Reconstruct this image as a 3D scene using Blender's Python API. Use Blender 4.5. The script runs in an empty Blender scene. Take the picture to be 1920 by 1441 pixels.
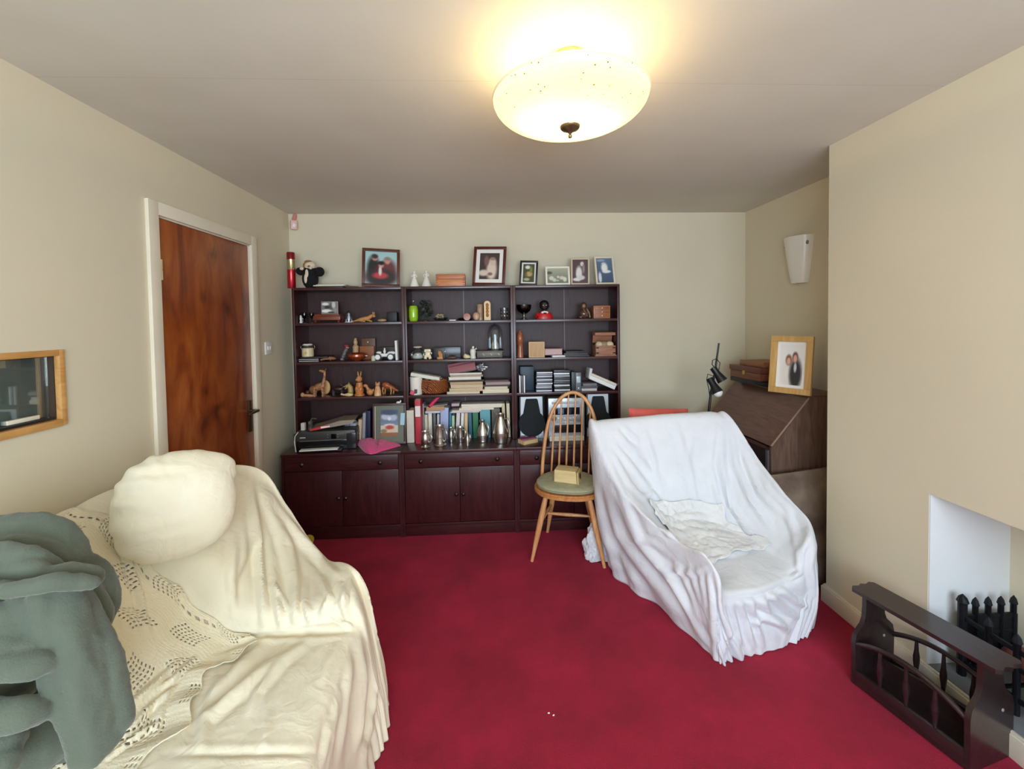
import bpy, bmesh, math, random
import numpy as np
from mathutils import Vector, Matrix, noise as mnoise
random.seed(7)
PI = math.pi
SC = bpy.context.scene
COL = SC.collection

# ---------------------------------------------------------------- camera model (recovered from the room's straight edges)
FPX, CX, CY = 800.13, 952.535, 627.935
YAW, PIT, ROL = [math.radians(a) for a in (2.6947, 1.7786, -0.9127)]
EYE = Vector((0, 0, 1.4729))
FW = Vector((math.sin(YAW)*math.cos(PIT), math.cos(YAW)*math.cos(PIT), -math.sin(PIT)))
RT0 = Vector((math.cos(YAW), -math.sin(YAW), 0)); UP0 = RT0.cross(FW)
RT = math.cos(ROL)*RT0 + math.sin(ROL)*UP0
UP = -math.sin(ROL)*RT0 + math.cos(ROL)*UP0

def ray(px, py): return FW + RT*((px-CX)/FPX) - UP*((py-CY)/FPX)
def P(px, py, y):
    d = ray(px, py); return EYE + d*(y/d.y)
def PX(px, py, x):
    d = ray(px, py); return EYE + d*(x/d.x)
def PZ(px, py, z=0.0):
    d = ray(px, py); return EYE + d*((z-EYE.z)/d.z)
def proj(v):
    d = Vector(v)-EYE; z = d.dot(FW)
    return CX+FPX*d.dot(RT)/z, CY-FPX*d.dot(UP)/z
def XAT(px, y, z):
    a, b = proj((0, y, z))[0], proj((1, y, z))[0]
    return (px-a)/(b-a)
def S(x0, x1, yt, z, y):
    """measure of a thing standing at depth y, height z: centre x, width, height"""
    xa, xb = XAT(x0, y, z), XAT(x1, y, z)
    if y > 3.14 and z < 1.6:                     # keep it inside its own bay of the bookcase
        i = 0 if (x0+x1)/2 < 757 else (1 if (x0+x1)/2 < 964 else 2)
        lo, hi = BAYS[i]+.0215, BAYS[i+1]-.0215; w = xb-xa
        c = min(max((xa+xb)/2, lo+w/2), hi-w/2); xa, xb = c-w/2, c+w/2
    return (xa+xb)/2, xb-xa, P((x0+x1)/2, yt, y).z - z

BAYS = [-1.404, -.608, .188, .985]
# ---------------------------------------------------------------- materials
def lin(c):
    def f(u):
        u /= 255.0
        return u/12.92 if u <= 0.04045 else ((u+0.055)/1.055)**2.4
    return (f(c[0]), f(c[1]), f(c[2]), 1)
MATS = {}
def base_mat(name):
    m = bpy.data.materials.new(name); m.use_nodes = True
    nt = m.node_tree
    return m, nt, nt.nodes['Principled BSDF']
def mat(name, c=None, rough=0.5, metal=0.0, var=0.0, scale=8, bump=0.0, bscale=60, c2=None, coat=0, sheen=0, stretch=None, trans=0, ior=1.45, spec=None):
    if name in MATS: return MATS[name]
    m, nt, b = base_mat(name); N, L = nt.nodes, nt.links
    b.inputs['Roughness'].default_value = rough
    b.inputs['Metallic'].default_value = metal
    if spec is not None: b.inputs['Specular IOR Level'].default_value = spec
    if coat: b.inputs['Coat Weight'].default_value = coat; b.inputs['Coat Roughness'].default_value = .12
    if sheen: b.inputs['Sheen Weight'].default_value = sheen; b.inputs['Sheen Roughness'].default_value = .5
    if trans: b.inputs['Transmission Weight'].default_value = trans; b.inputs['IOR'].default_value = ior
    col = lin(c)
    tc = N.new('ShaderNodeTexCoord'); mp = N.new('ShaderNodeMapping'); L.new(tc.outputs['Object'], mp.inputs[0])
    if stretch: mp.inputs['Scale'].default_value = stretch
    if c2 is not None or var:
        n = N.new('ShaderNodeTexNoise'); n.inputs['Scale'].default_value = scale; n.inputs['Detail'].default_value = 5
        L.new(mp.outputs[0], n.inputs['Vector'])
        r = N.new('ShaderNodeValToRGB'); L.new(n.outputs['Fac'], r.inputs[0])
        r.color_ramp.elements[0].position = .32; r.color_ramp.elements[1].position = .68
        if c2 is None: a = [x*(1-var) for x in col[:3]]+[1]; z = [min(1, x*(1+var)) for x in col[:3]]+[1]
        else: a, z = col, lin(c2)
        r.color_ramp.elements[0].color = a; r.color_ramp.elements[1].color = z
        L.new(r.outputs[0], b.inputs['Base Color'])
    else: b.inputs['Base Color'].default_value = col
    if bump:
        n = N.new('ShaderNodeTexNoise'); n.inputs['Scale'].default_value = bscale; n.inputs['Detail'].default_value = 4
        L.new(mp.outputs[0], n.inputs['Vector'])
        bp = N.new('ShaderNodeBump'); bp.inputs['Strength'].default_value = bump; bp.inputs['Distance'].default_value = .004
        L.new(n.outputs['Fac'], bp.inputs['Height']); L.new(bp.outputs[0], b.inputs['Normal'])
    MATS[name] = m; return m
def wood(name, c, c2, rough=.35, along='x', scale=3.0, coat=0.0, warp=2.0):
    if name in MATS: return MATS[name]
    st = {'x': (.12, 1, 1), 'y': (1, .12, 1), 'z': (1, 1, .12)}[along]
    m, nt, b = base_mat(name); N, L = nt.nodes, nt.links
    tc = N.new('ShaderNodeTexCoord'); mp = N.new('ShaderNodeMapping'); mp.inputs['Scale'].default_value = st
    L.new(tc.outputs['Object'], mp.inputs[0])
    n = N.new('ShaderNodeTexNoise'); n.inputs['Scale'].default_value = scale*14; n.inputs['Detail'].default_value = 6; n.inputs['Distortion'].default_value = warp
    L.new(mp.outputs[0], n.inputs['Vector'])
    r = N.new('ShaderNodeValToRGB'); r.color_ramp.elements[0].position = .3; r.color_ramp.elements[1].position = .7
    r.color_ramp.elements[0].color = lin(c); r.color_ramp.elements[1].color = lin(c2)
    L.new(n.outputs['Fac'], r.inputs[0]); L.new(r.outputs[0], b.inputs['Base Color'])
    b.inputs['Roughness'].default_value = rough
    if coat: b.inputs['Coat Weight'].default_value = coat; b.inputs['Coat Roughness'].default_value = .15
    bp = N.new('ShaderNodeBump'); bp.inputs['Strength'].default_value = .15; bp.inputs['Distance'].default_value = .002
    L.new(n.outputs['Fac'], bp.inputs['Height']); L.new(bp.outputs[0], b.inputs['Normal'])
    MATS[name] = m; return m
def glass(name, c=(245, 250, 250), rough=.02, alpha=.16):
    """thin clear glass: mostly see-through with a real reflection"""
    if name in MATS: return MATS[name]
    m, nt, b = base_mat(name); N, L = nt.nodes, nt.links
    t = N.new('ShaderNodeBsdfTransparent'); t.inputs[0].default_value = lin(c)
    g = N.new('ShaderNodeBsdfGlossy'); g.inputs['Roughness'].default_value = rough
    fr = N.new('ShaderNodeLayerWeight'); fr.inputs['Blend'].default_value = .35
    mt = N.new('ShaderNodeMath'); mt.operation = 'MULTIPLY_ADD'; mt.inputs[1].default_value = .45; mt.inputs[2].default_value = alpha*.25
    L.new(fr.outputs['Fresnel'], mt.inputs[0])
    mx = N.new('ShaderNodeMixShader'); L.new(mt.outputs[0], mx.inputs[0]); L.new(t.outputs[0], mx.inputs[1]); L.new(g.outputs[0], mx.inputs[2])
    L.new(mx.outputs[0], N['Material Output'].inputs['Surface'])
    MATS[name] = m; return m
def print_mat():
    if 'printed_picture' in MATS: return MATS['printed_picture']
    m, nt, b = base_mat('printed_picture')
    a = nt.nodes.new('ShaderNodeVertexColor'); a.layer_name = 'ink'
    nt.links.new(a.outputs[0], b.inputs['Base Color']); b.inputs['Roughness'].default_value = .3
    MATS['printed_picture'] = m; return m

# ---------------------------------------------------------------- geometry: a small list language, one list = one mesh
def basis(v):
    v = Vector(v).normalized(); a = Vector((0, 0, 1)) if abs(v.z) < .9 else Vector((1, 0, 0))
    s = v.cross(a).normalized(); return s, s.cross(v).normalized()
def add_tube(bm, pts, r, seg=10, closed=False, cap=True):
    pts = [Vector(p) for p in pts]; n = len(pts)
    rs = r if isinstance(r, (list, tuple)) else [r]*n
    rings = []; s = None
    for i, p in enumerate(pts):
        t = (pts[(i+1) % n]-pts[i-1]) if closed else (pts[min(i+1, n-1)]-pts[max(i-1, 0)])
        if t.length < 1e-9: t = Vector((0, 0, 1))
        t.normalize()
        if s is None: s, u = basis(t)
        else:
            s = (s-t*s.dot(t)); s = s.normalized() if s.length > 1e-6 else basis(t)[0]
            u = s.cross(t).normalized()
        rings.append([bm.verts.new(p+(s*math.cos(2*PI*k/seg)+u*math.sin(2*PI*k/seg))*rs[i]) for k in range(seg)])
    m = n if closed else n-1
    for i in range(m):
        a, b = rings[i], rings[(i+1) % n]
        for k in range(seg): bm.faces.new((a[k], a[(k+1) % seg], b[(k+1) % seg], b[k]))
    if cap and not closed:
        bm.faces.new(rings[0][::-1]); bm.faces.new(rings[-1])
def add_lathe(bm, prof, c=(0, 0, 0), seg=28, sy=1.0, mtx=None):
    rings = []
    for r, z in prof:
        r = max(r, 1e-4)
        vs = []
        for k in range(seg):
            a = 2*PI*k/seg; v = Vector((r*math.cos(a), sy*r*math.sin(a), z))
            if mtx: v = mtx @ v
            vs.append(bm.verts.new(v+Vector(c)))
        rings.append(vs)
    for a, b in zip(rings, rings[1:]):
        for k in range(seg): bm.faces.new((a[k], a[(k+1) % seg], b[(k+1) % seg], b[k]))
    if prof[0][0] > 2e-4: bm.faces.new(rings[0][::-1])
    if prof[-1][0] > 2e-4: bm.faces.new(rings[-1])
def add_box(bm, c, s, bev=0.0, rot=None, taper=None):
    r = bmesh.ops.create_cube(bm, size=1.0); vs = r['verts']
    for v in vs:
        k = taper if (taper and v.co.z > 0) else 1
        v.co = Vector((v.co.x*s[0]*k, v.co.y*s[1]*k, v.co.z*s[2]))
    if bev:
        es = list({e for v in vs for e in v.link_edges})
        rr = bmesh.ops.bevel(bm, geom=es, offset=bev, segments=2, affect='EDGES', profile=.6)
        vs = list({v for f in rr['faces'] for v in f.verts} | {v for v in vs if v.is_valid})
    M = Matrix.Translation(Vector(c))
    if rot is not None:
        from mathutils import Euler
        M = M @ Euler(rot).to_matrix().to_4x4()
    for v in vs: v.co = M @ v.co
def add_ell(bm, c, r, rot=(0, 0, 0), seg=16):
    from mathutils import Euler
    rr = bmesh.ops.create_uvsphere(bm, u_segments=seg, v_segments=max(6, seg*2//3), radius=1.0)
    M = Matrix.Translation(Vector(c)) @ Euler(rot).to_matrix().to_4x4()
    for v in rr['verts']: v.co = M @ Vector((v.co.x*r[0], v.co.y*r[1], v.co.z*r[2]))
def add_prism(bm, poly, d0, d1, axis='y'):
    def mk(p, d):
        return {'y': (p[0], d, p[1]), 'x': (d, p[0], p[1]), 'z': (p[0], p[1], d)}[axis]
    a = [bm.verts.new(mk(p, d0)) for p in poly]; b = [bm.verts.new(mk(p, d1)) for p in poly]
    n = len(poly)
    bm.faces.new(a); bm.faces.new(b[::-1])
    for i in range(n): bm.faces.new((a[i], a[(i+1) % n], b[(i+1) % n], b[i]))
def geo(items):
    bm = bmesh.new()
    for it in items:
        k = it[0]
        if k == 'b': add_box(bm, it[1], it[2], *(it[3:]))
        elif k == 'l': add_lathe(bm, it[1], *(it[2:]))
        elif k == 'e': add_ell(bm, it[1], it[2], *(it[3:]))
        elif k == 't': add_tube(bm, it[1], it[2], *(it[3:]))
        elif k == 'p': add_prism(bm, it[1], *(it[2:]))
    bmesh.ops.recalc_face_normals(bm, faces=bm.faces)
    return bm
def link(name, bm, m, parent=None, loc=(0, 0, 0), smooth=True):
    me = bpy.data.meshes.new(name); bm.to_mesh(me); bm.free()
    o = bpy.data.objects.new(name, me); COL.objects.link(o)
    ms = m if isinstance(m, (list, tuple)) else [m]
    for x in ms: me.materials.append(x)
    if smooth:
        for p in me.polygons: p.use_smooth = True
        try: me.set_sharp_from_angle(angle=math.radians(38))
        except Exception: pass
    o.location = loc
    if parent: o.parent = parent
    return o
def tag(o, label, cat=None, group=None, kind=None):
    if label: o['label'] = label
    if cat: o['category'] = cat
    if group: o['group'] = group
    if kind: o['kind'] = kind
    return o
def solo(name, label, cat, items, m, loc, rz=0, group=None, rot=None):
    o = link(name, geo(items) if isinstance(items, list) else items, m, None, loc)
    o.rotation_euler = rot if rot else (0, 0, rz)
    return tag(o, label, cat, group)
def empty(name, label, cat, loc, rz=0, group=None, rot=None):
    o = bpy.data.objects.new(name, None); COL.objects.link(o); o.empty_display_size = .05
    o.location = loc; o.rotation_euler = rot if rot else (0, 0, rz)
    return tag(o, label, cat, group)
def part(parent, name, items, m, label=None, loc=(0, 0, 0), rot=None):
    o = link(name, geo(items) if isinstance(items, list) else items, m, parent, loc)
    if rot: o.rotation_euler = rot
    if label: o['label'] = label
    return o
def comp(name, label, cat, loc, parts, rz=0, group=None, rot=None):
    e = empty(name, label, cat, loc, rz, group, rot)
    for p in parts: part(e, *p)
    return e
def struct(name, items, m, label, parent=None, cat=None):
    o = link(name, geo(items) if isinstance(items, list) else items, m, parent)
    if not parent: tag(o, label, cat or name.split('_')[0], kind='structure')
    return o
def box2(x0, x1, y0, y1, z0, z1, bev=0.0): return ('b', ((x0+x1)/2, (y0+y1)/2, (z0+z1)/2), (x1-x0, y1-y0, z1-z0), bev)

# a printed picture: fine grid whose ink colour comes from a list of shapes (its own artwork)
def paint_mesh(w, h, bg, shapes, nx=36, ny=48, soft=.55):
    bm = bmesh.new(); lay = bm.loops.layers.color.new('ink')
    vs = [[bm.verts.new(((i/nx-.5)*w, 0, (j/ny)*h)) for i in range(nx+1)] for j in range(ny+1)]
    def col(u, v):
        c = np.array(bg(v) if callable(bg) else bg, float)
        for (cx, cy, rx, ry, cc) in shapes:
            d = math.sqrt(((u-cx)/rx)**2+((v-cy)/ry)**2)
            k = min(1, max(0, (1+soft/2-d)/soft)); c = c*(1-k)+np.array(cc, float)*k
        return lin2(c)
    def lin2(c): return tuple(min(1, max(0, x/255)) for x in c)+(1,)
    for j in range(ny):
        for i in range(nx):
            f = bm.faces.new((vs[j][i], vs[j][i+1], vs[j+1][i+1], vs[j+1][i]))
            for lp in f.loops:
                lp[lay] = col(lp.vert.co.x/w+.5, lp.vert.co.z/h)
    return bm
def picture(label, loc, w, h, rz, lean, fm, fw, mount, bg, shapes, cat='picture frame', depth=.016, mount_m=None, roll=0, name='picture_frame'):
    e = empty(name, label, cat, loc, rot=(-lean, roll, rz))
    d = depth
    part(e, 'frame', [box2(-w/2, w/2, -d, 0, 0, fw, .002), box2(-w/2, w/2, -d, 0, h-fw, h, .002),
                      box2(-w/2, -w/2+fw, -d, 0, fw, h-fw, .002), box2(w/2-fw, w/2, -d, 0, fw, h-fw, .002)], fm)
    part(e, 'backing', [box2(-w/2+.004, w/2-.004, -.003, .002, .004, h-.004)], mat('grey_board', (90, 80, 70), .8))
    mw = fw
    if mount:
        part(e, 'mount', [box2(-w/2+fw*.9, w/2-fw*.9, -.007, -.004, fw*.9, h-fw*.9)], mount_m or mat('white_card', (238, 234, 226), .7))
        mw = fw+mount
    iw, ih = w-2*mw, h-2*mw
    o = part(e, 'print', paint_mesh(iw, ih, bg, shapes), print_mat(), loc=(0, -.0085, mw))
    return e

# a cloth from a control grid: smooth surface, then folds raised along drawn lines
def catmull(A, n):
    A = np.asarray(A, float); m = A.shape[0]
    ext = np.concatenate([2*A[:1]-A[1:2], A, 2*A[-1:]-A[-2:-1]], 0)
    t = np.linspace(0, m-1, n); i = np.minimum(t.astype(int), m-2); f = (t-i)
    f = f.reshape((-1,)+(1,)*(A.ndim-1))
    p0, p1, p2, p3 = ext[i], ext[i+1], ext[i+2], ext[i+3]
    return .5*((2*p1)+(-p0+p2)*f+(2*p0-5*p1+4*p2-p3)*f*f+(-p0+3*p1-3*p2+p3)*f**3)
def grid_surface(rows, nu, nv):
    A = np.array([[list(p) for p in r] for r in rows], float)        # v,u,3
    A = catmull(A, nv)
    return np.swapaxes(catmull(np.swapaxes(A, 0, 1), nu), 0, 1)      # nv,nu,3
def normals(Sf):
    du = np.gradient(Sf, axis=1); dv = np.gradient(Sf, axis=0)
    n = np.cross(du, dv); l = np.linalg.norm(n, axis=2, keepdims=True); return n/np.maximum(l, 1e-9)
def projN(Sf):
    d = Sf-np.array(EYE); z = d@np.array(FW)
    return CX+FPX*(d@np.array(RT))/z, CY-FPX*(d@np.array(UP))/z
def fold_field(Sf, strokes, urange=None):
    """strokes: (polyline, half width, height) drawn on the cloth; result: height per vertex"""
    U, V = projN(Sf); H = np.zeros(U.shape)
    nv, nu = U.shape
    gu = np.linspace(0, 1, nu)[None, :].repeat(nv, 0); gv = np.linspace(0, 1, nv)[:, None].repeat(nu, 1)
    for st in strokes:
        pl, w, a = st[:3]; lim = st[3] if len(st) > 3 else (0, 1, 0, 1)
        best = np.full(U.shape, 1e9); tt = np.zeros(U.shape)
        n = len(pl)-1
        for k in range(n):
            (x0, y0), (x1, y1) = pl[k], pl[k+1]
            dx, dy = x1-x0, y1-y0; L2 = dx*dx+dy*dy+1e-9
            t = np.clip(((U-x0)*dx+(V-y0)*dy)/L2, 0, 1)
            d = np.hypot(U-x0-t*dx, V-y0-t*dy); g = (k+t)/n
            tt = np.where(d < best, g, tt); best = np.minimum(best, d)
        taper = np.sin(np.clip(tt, 0, 1)*PI)**.8*np.clip(1.6-best/w*.25, 0, 1)
        m = (gu >= lim[0]) & (gu <= lim[1]) & (gv >= lim[2]) & (gv <= lim[3])
        q = best/w
        H += np.where(m, a*taper*(np.exp(-q*q)-.35*np.exp(-(q-1.9)**2)), 0)
    return H
def sheet_bm(Sf, keep=None):
    nv, nu = Sf.shape[:2]; bm = bmesh.new()
    vs = [[bm.verts.new(Sf[j, i]) for i in range(nu)] for j in range(nv)]
    for j in range(nv-1):
        for i in range(nu-1):
            if keep is None or keep(i, j): bm.faces.new((vs[j][i], vs[j][i+1], vs[j+1][i+1], vs[j+1][i]))
    return bm
def nz(p, s, o=0): return mnoise.noise(Vector((p[0]*s+o, p[1]*s-o, p[2]*s+.3*o)))
# ================================================================= ROOM
XL, XR, XA, YF, CZ, YB = -1.518, 1.724, 2.098, 3.387, 2.328, -1.35
YBR = 2.086                                   # far edge of the chimney breast
wallm = mat('wall_paint', (217, 207, 181), .75, var=.025, scale=1.6, bump=.06, bscale=120)
ceilm = None
def ceiling_material():
    m, nt, b = base_mat('ceiling_paint'); N, L = nt.nodes, nt.links
    tc = N.new('ShaderNodeTexCoord'); n = N.new('ShaderNodeTexNoise'); n.inputs['Scale'].default_value = 1.3; n.inputs['Detail'].default_value = 5
    L.new(tc.outputs['Object'], n.inputs['Vector'])
    r = N.new('ShaderNodeValToRGB'); r.color_ramp.elements[0].position = .3; r.color_ramp.elements[1].position = .7
    r.color_ramp.elements[0].color = lin((208, 203, 190)); r.color_ramp.elements[1].color = lin((218, 213, 200)); L.new(n.outputs['Fac'], r.inputs[0])
    sp = N.new('ShaderNodeSeparateXYZ'); L.new(tc.outputs['Object'], sp.inputs[0])
    last = r.outputs[0]
    for y0, wd in ((1.118, .0011), (1.545, .0008)):      # two hairline joints in the ceiling lining
        a = N.new('ShaderNodeMath'); a.operation = 'COMPARE'; a.inputs[1].default_value = y0; a.inputs[2].default_value = wd; L.new(sp.outputs[1], a.inputs[0])
        k = N.new('ShaderNodeMath'); k.operation = 'MULTIPLY'; k.inputs[1].default_value = .35; L.new(a.outputs[0], k.inputs[0])
        mx = N.new('ShaderNodeMix'); mx.data_type = 'RGBA'; L.new(k.outputs[0], mx.inputs['Factor']); L.new(last, mx.inputs[6]); mx.inputs[7].default_value = lin((120, 108, 92)); last = mx.outputs[2]
    L.new(last, b.inputs['Base Color']); b.inputs['Roughness'].default_value = .8
    bp = N.new('ShaderNodeBump'); bp.inputs['Strength'].default_value = .35; bp.inputs['Distance'].default_value = .02
    n2 = N.new('ShaderNodeTexNoise'); n2.inputs['Scale'].default_value = 2.2; n2.inputs['Detail'].default_value = 2; L.new(tc.outputs['Object'], n2.inputs['Vector'])
    L.new(n2.outputs['Fac'], bp.inputs['Height']); L.new(bp.outputs[0], b.inputs['Normal'])
    return m
ceilm = ceiling_material()
def carpet_material():
    m, nt, b = base_mat('crimson_carpet'); N, L = nt.nodes, nt.links
    tc = N.new('ShaderNodeTexCoord')
    n = N.new('ShaderNodeTexNoise'); n.inputs['Scale'].default_value = 3.2; n.inputs['Detail'].default_value = 6; n.inputs['Roughness'].default_value = .62
    L.new(tc.outputs['Object'], n.inputs['Vector'])
    r = N.new('ShaderNodeValToRGB'); r.color_ramp.elements[0].position = .33; r.color_ramp.elements[1].position = .68
    r.color_ramp.elements[0].color = lin((128, 6, 32)); r.color_ramp.elements[1].color = lin((162, 16, 50)); L.new(n.outputs['Fac'], r.inputs[0])
    f = N.new('ShaderNodeTexNoise'); f.inputs['Scale'].default_value = 260; f.inputs['Detail'].default_value = 3; L.new(tc.outputs['Object'], f.inputs['Vector'])
    mx = N.new('ShaderNodeMix'); mx.data_type = 'RGBA'; mx.blend_type = 'OVERLAY'; mx.inputs['Factor'].default_value = .35
    L.new(r.outputs[0], mx.inputs[6]); L.new(f.outputs['Fac'], mx.inputs[7]); L.new(mx.outputs[2], b.inputs['Base Color'])
    b.inputs['Roughness'].default_value = .95; b.inputs['Sheen Weight'].default_value = .25; b.inputs['Sheen Tint'].default_value = lin((235, 90, 130)); b.inputs['Sheen Roughness'].default_value = .5
    bp = N.new('ShaderNodeBump'); bp.inputs['Strength'].default_value = .7; bp.inputs['Distance'].default_value = .004; L.new(f.outputs['Fac'], bp.inputs['Height']); L.new(bp.outputs[0], b.inputs['Normal'])
    return m
carpm = carpet_material()
trimm = mat('cream_gloss_paint', (232, 222, 200), .35, var=.03, scale=6)
pine = wood('pine_frame', (196, 140, 76), (220, 168, 102), .4, 'y', 1.5)

struct('floor', [box2(XL-.14, XA+.14, YB-.12, YF+.12, -.1, 0)], carpm, 'crimson carpeted floor')
struct('ceiling', [box2(XL-.14, XA+.14, YB-.12, YF+.12, CZ, CZ+.1)], ceilm, 'off white ceiling with faint lining joints')
struct('wall_far', [box2(XL-.14, XA+.14, YF, YF+.12, 0, CZ)], wallm, 'beige far wall behind the bookcase')
DY0, DY1, DZ = 2.045, 2.828, 1.995            # door opening
HY0, HY1, HZ0, HZ1 = .72, 1.576, 1.154, 1.38  # serving hatch opening
x0, x1 = XL-.14, XL
struct('wall_left', [box2(x0, x1, YB, HY0, 0, CZ), box2(x0, x1, HY0, HY1, 0, HZ0), box2(x0, x1, HY0, HY1, HZ1, CZ), box2(x0, x1, HY1, DY0, 0, CZ),
                     box2(x0, x1, DY0, DY1, DZ, CZ), box2(x0, x1, DY1, YF, 0, CZ)], wallm, 'beige left wall with the door')
FY0, FY1, FZ0, FZ1, FXB = .55, 1.58, .085, .77, 2.06
struct('wall_right', [box2(XR, XA, FY1, YBR, 0, CZ), box2(XR, XA, YB, FY0, 0, CZ), box2(XR, XA, FY0, FY1, FZ1, CZ), box2(FXB, XA, FY0, FY1, 0, FZ1),
                      box2(XR, FXB, FY0, FY1, 0, FZ0)], wallm, 'beige chimney breast with the fireplace opening')
struct('wall_alcove', [box2(XA, XA+.12, YB, YF, 0, CZ)], wallm, 'beige alcove wall beside the chimney breast')
struct('trim_1', [box2(XR+.004, FXB, FY0, FY1, FZ0, FZ0+.004)], mat('grey_hearth', (120, 122, 124), .5, var=.12, scale=14), 'grey hearth slab inside the fireplace')
struct('trim_2', [box2(XR+.001, FXB, FY1-.006, FY1, FZ0+.004, FZ1)], mat('cheek_daylight_tone', (228, 230, 230), .6, var=.02, scale=4), 'fireplace cheek lining, coloured pale to show daylight on it')  # added thin lining, daylight on the cheek put into its pale colour
WX0, WX1, WZ0, WZ1 = -1.0, 1.45, .85, 2.12
struct('wall_rear', [box2(XL-.14, WX0, YB-.12, YB, 0, CZ), box2(WX1, XA+.12, YB-.12, YB, 0, CZ), box2(WX0, WX1, YB-.12, YB, 0, WZ0), box2(WX0, WX1, YB-.12, YB, WZ1, CZ)], wallm, 'beige rear wall with the window')
wf = struct('window_1', [box2(WX0, WX1, YB-.09, YB-.03, WZ0, WZ0+.05), box2(WX0, WX1, YB-.09, YB-.03, WZ1-.05, WZ1), box2(WX0, WX0+.05, YB-.09, YB-.03, WZ0+.05, WZ1-.05),
                         box2(WX1-.05, WX1, YB-.09, YB-.03, WZ0+.05, WZ1-.05), box2(.2, .25, YB-.085, YB-.035, WZ0+.05, WZ1-.05)], trimm, 'white framed window behind the camera')
# skirting
def skirt(name, pts_box, label): struct(name, pts_box, trimm, label)
sk = .088
struct('baseboard_right', [box2(XR-.016, XR, YB, YBR+.016, 0, sk-.008, .002), box2(XR-.011, XR, YB, YBR+.011, sk-.008, sk, .002), box2(XR, XA, YBR, YBR+.016, 0, sk, .002)], trimm, 'cream skirting board along the chimney breast')
struct('baseboard_far', [box2(1.0, XA, YF-.016, YF, 0, sk, .002)], trimm, 'cream skirting board on the far wall')
struct('baseboard_left', [box2(XL, XL+.016, YB, 1.98, 0, sk, .002), box2(XL, XL+.016, 2.9, YF, 0, sk, .002)], trimm, 'cream skirting board on the left wall')

# ---- door
def door_material():
    m, nt, b = base_mat('door_veneer'); N, L = nt.nodes, nt.links
    tc = N.new('ShaderNodeTexCoord'); mp = N.new('ShaderNodeMapping'); mp.inputs['Scale'].default_value = (1, 1.6, .55); L.new(tc.outputs['Object'], mp.inputs[0])
    n = N.new('ShaderNodeTexNoise'); n.inputs['Scale'].default_value = 3.2; n.inputs['Detail'].default_value = 3; n.inputs['Distortion'].default_value = 1.3; L.new(mp.outputs[0], n.inputs['Vector'])
    n2 = N.new('ShaderNodeTexNoise'); n2.inputs['Scale'].default_value = 9; n2.inputs['Detail'].default_value = 6; n2.inputs['Distortion'].default_value = 2.5; L.new(mp.outputs[0], n2.inputs['Vector'])
    ad = N.new('ShaderNodeMath'); ad.operation = 'MULTIPLY_ADD'; ad.inputs[1].default_value = .17; L.new(n2.outputs['Fac'], ad.inputs[0]); L.new(n.outputs['Fac'], ad.inputs[2])
    r = N.new('ShaderNodeValToRGB'); e = r.color_ramp.elements
    e[0].position = .36; e[0].color = lin((98, 38, 12)); e[1].position = .80; e[1].color = lin((174, 98, 40))
    q = e.new(.55); q.color = lin((142, 66, 22)); L.new(ad.outputs[0], r.inputs[0])
    last = r.outputs[0]
    sp = N.new('ShaderNodeSeparateXYZ'); L.new(tc.outputs['Object'], sp.inputs[0])
    # dark knots in the veneer
    for ky, kz, ry, rz in ((2.47, 1.87, .05, .07), (2.37, 1.63, .035, .05), (2.58, 1.58, .045, .06), (2.36, 1.12, .04, .03), (2.47, 1.02, .06, .025)):
        cb = N.new('ShaderNodeVectorMath'); cb.operation = 'SUBTRACT'; L.new(tc.outputs['Object'], cb.inputs[0]); cb.inputs[1].default_value = (0, ky, kz)
        dv = N.new('ShaderNodeVectorMath'); dv.operation = 'MULTIPLY'; dv.inputs[1].default_value = (0, 1/ry, 1/rz); L.new(cb.outputs[0], dv.inputs[0])
        ln = N.new('ShaderNodeVectorMath'); ln.operation = 'LENGTH'; L.new(dv.outputs[0], ln.inputs[0])
        pw = N.new('ShaderNodeMath'); pw.operation = 'MULTIPLY_ADD'; pw.inputs[1].default_value = 1.6; L.new(n2.outputs['Fac'], pw.inputs[0]); L.new(ln.outputs['Value'], pw.inputs[2])
        mr = N.new('ShaderNodeMapRange'); mr.inputs['From Min'].default_value = .7; mr.inputs['From Max'].default_value = 2.0; mr.inputs['To Min'].default_value = .7; mr.inputs['To Max'].default_value = 0; L.new(pw.outputs[0], mr.inputs['Value'])
        mx = N.new('ShaderNodeMix'); mx.data_type = 'RGBA'; L.new(mr.outputs[0], mx.inputs['Factor']); L.new(last, mx.inputs[6]); mx.inputs[7].default_value = lin((58, 20, 6)); last = mx.outputs[2]
    L.new(last, b.inputs['Base Color']); b.inputs['Roughness'].default_value = .32
    return m
dm = door_material()
dr = bpy.data.objects.new('door_1', None); COL.objects.link(dr); tag(dr, 'brown veneered flush door in a cream frame', 'door', kind='structure')
aw = .055
part(dr, 'frame', [box2(XL, XL+.018, DY0-aw, DY0+.006, 0, DZ+aw, .003), box2(XL, XL+.018, DY1-.006, DY1+aw, 0, DZ+aw, .003), box2(XL, XL+.018, DY0+.006, DY1-.006, DZ-.006, DZ+aw, .003),
                   box2(XL-.14, XL, DY0-.001, DY0+.012, 0, DZ), box2(XL-.14, XL, DY1-.012, DY1+.001, 0, DZ), box2(XL-.14, XL, DY0, DY1, DZ-.012, DZ+.001)], trimm)
part(dr, 'door_leaf', [box2(XL-.045, XL-.004, DY0+.014, DY1-.014, .006, DZ-.014, .002)], dm)
brass = mat('brass', (190, 160, 90), .3, 1.0)
steel = mat('satin_steel', (150, 140, 125), .28, 1.0)
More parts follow.
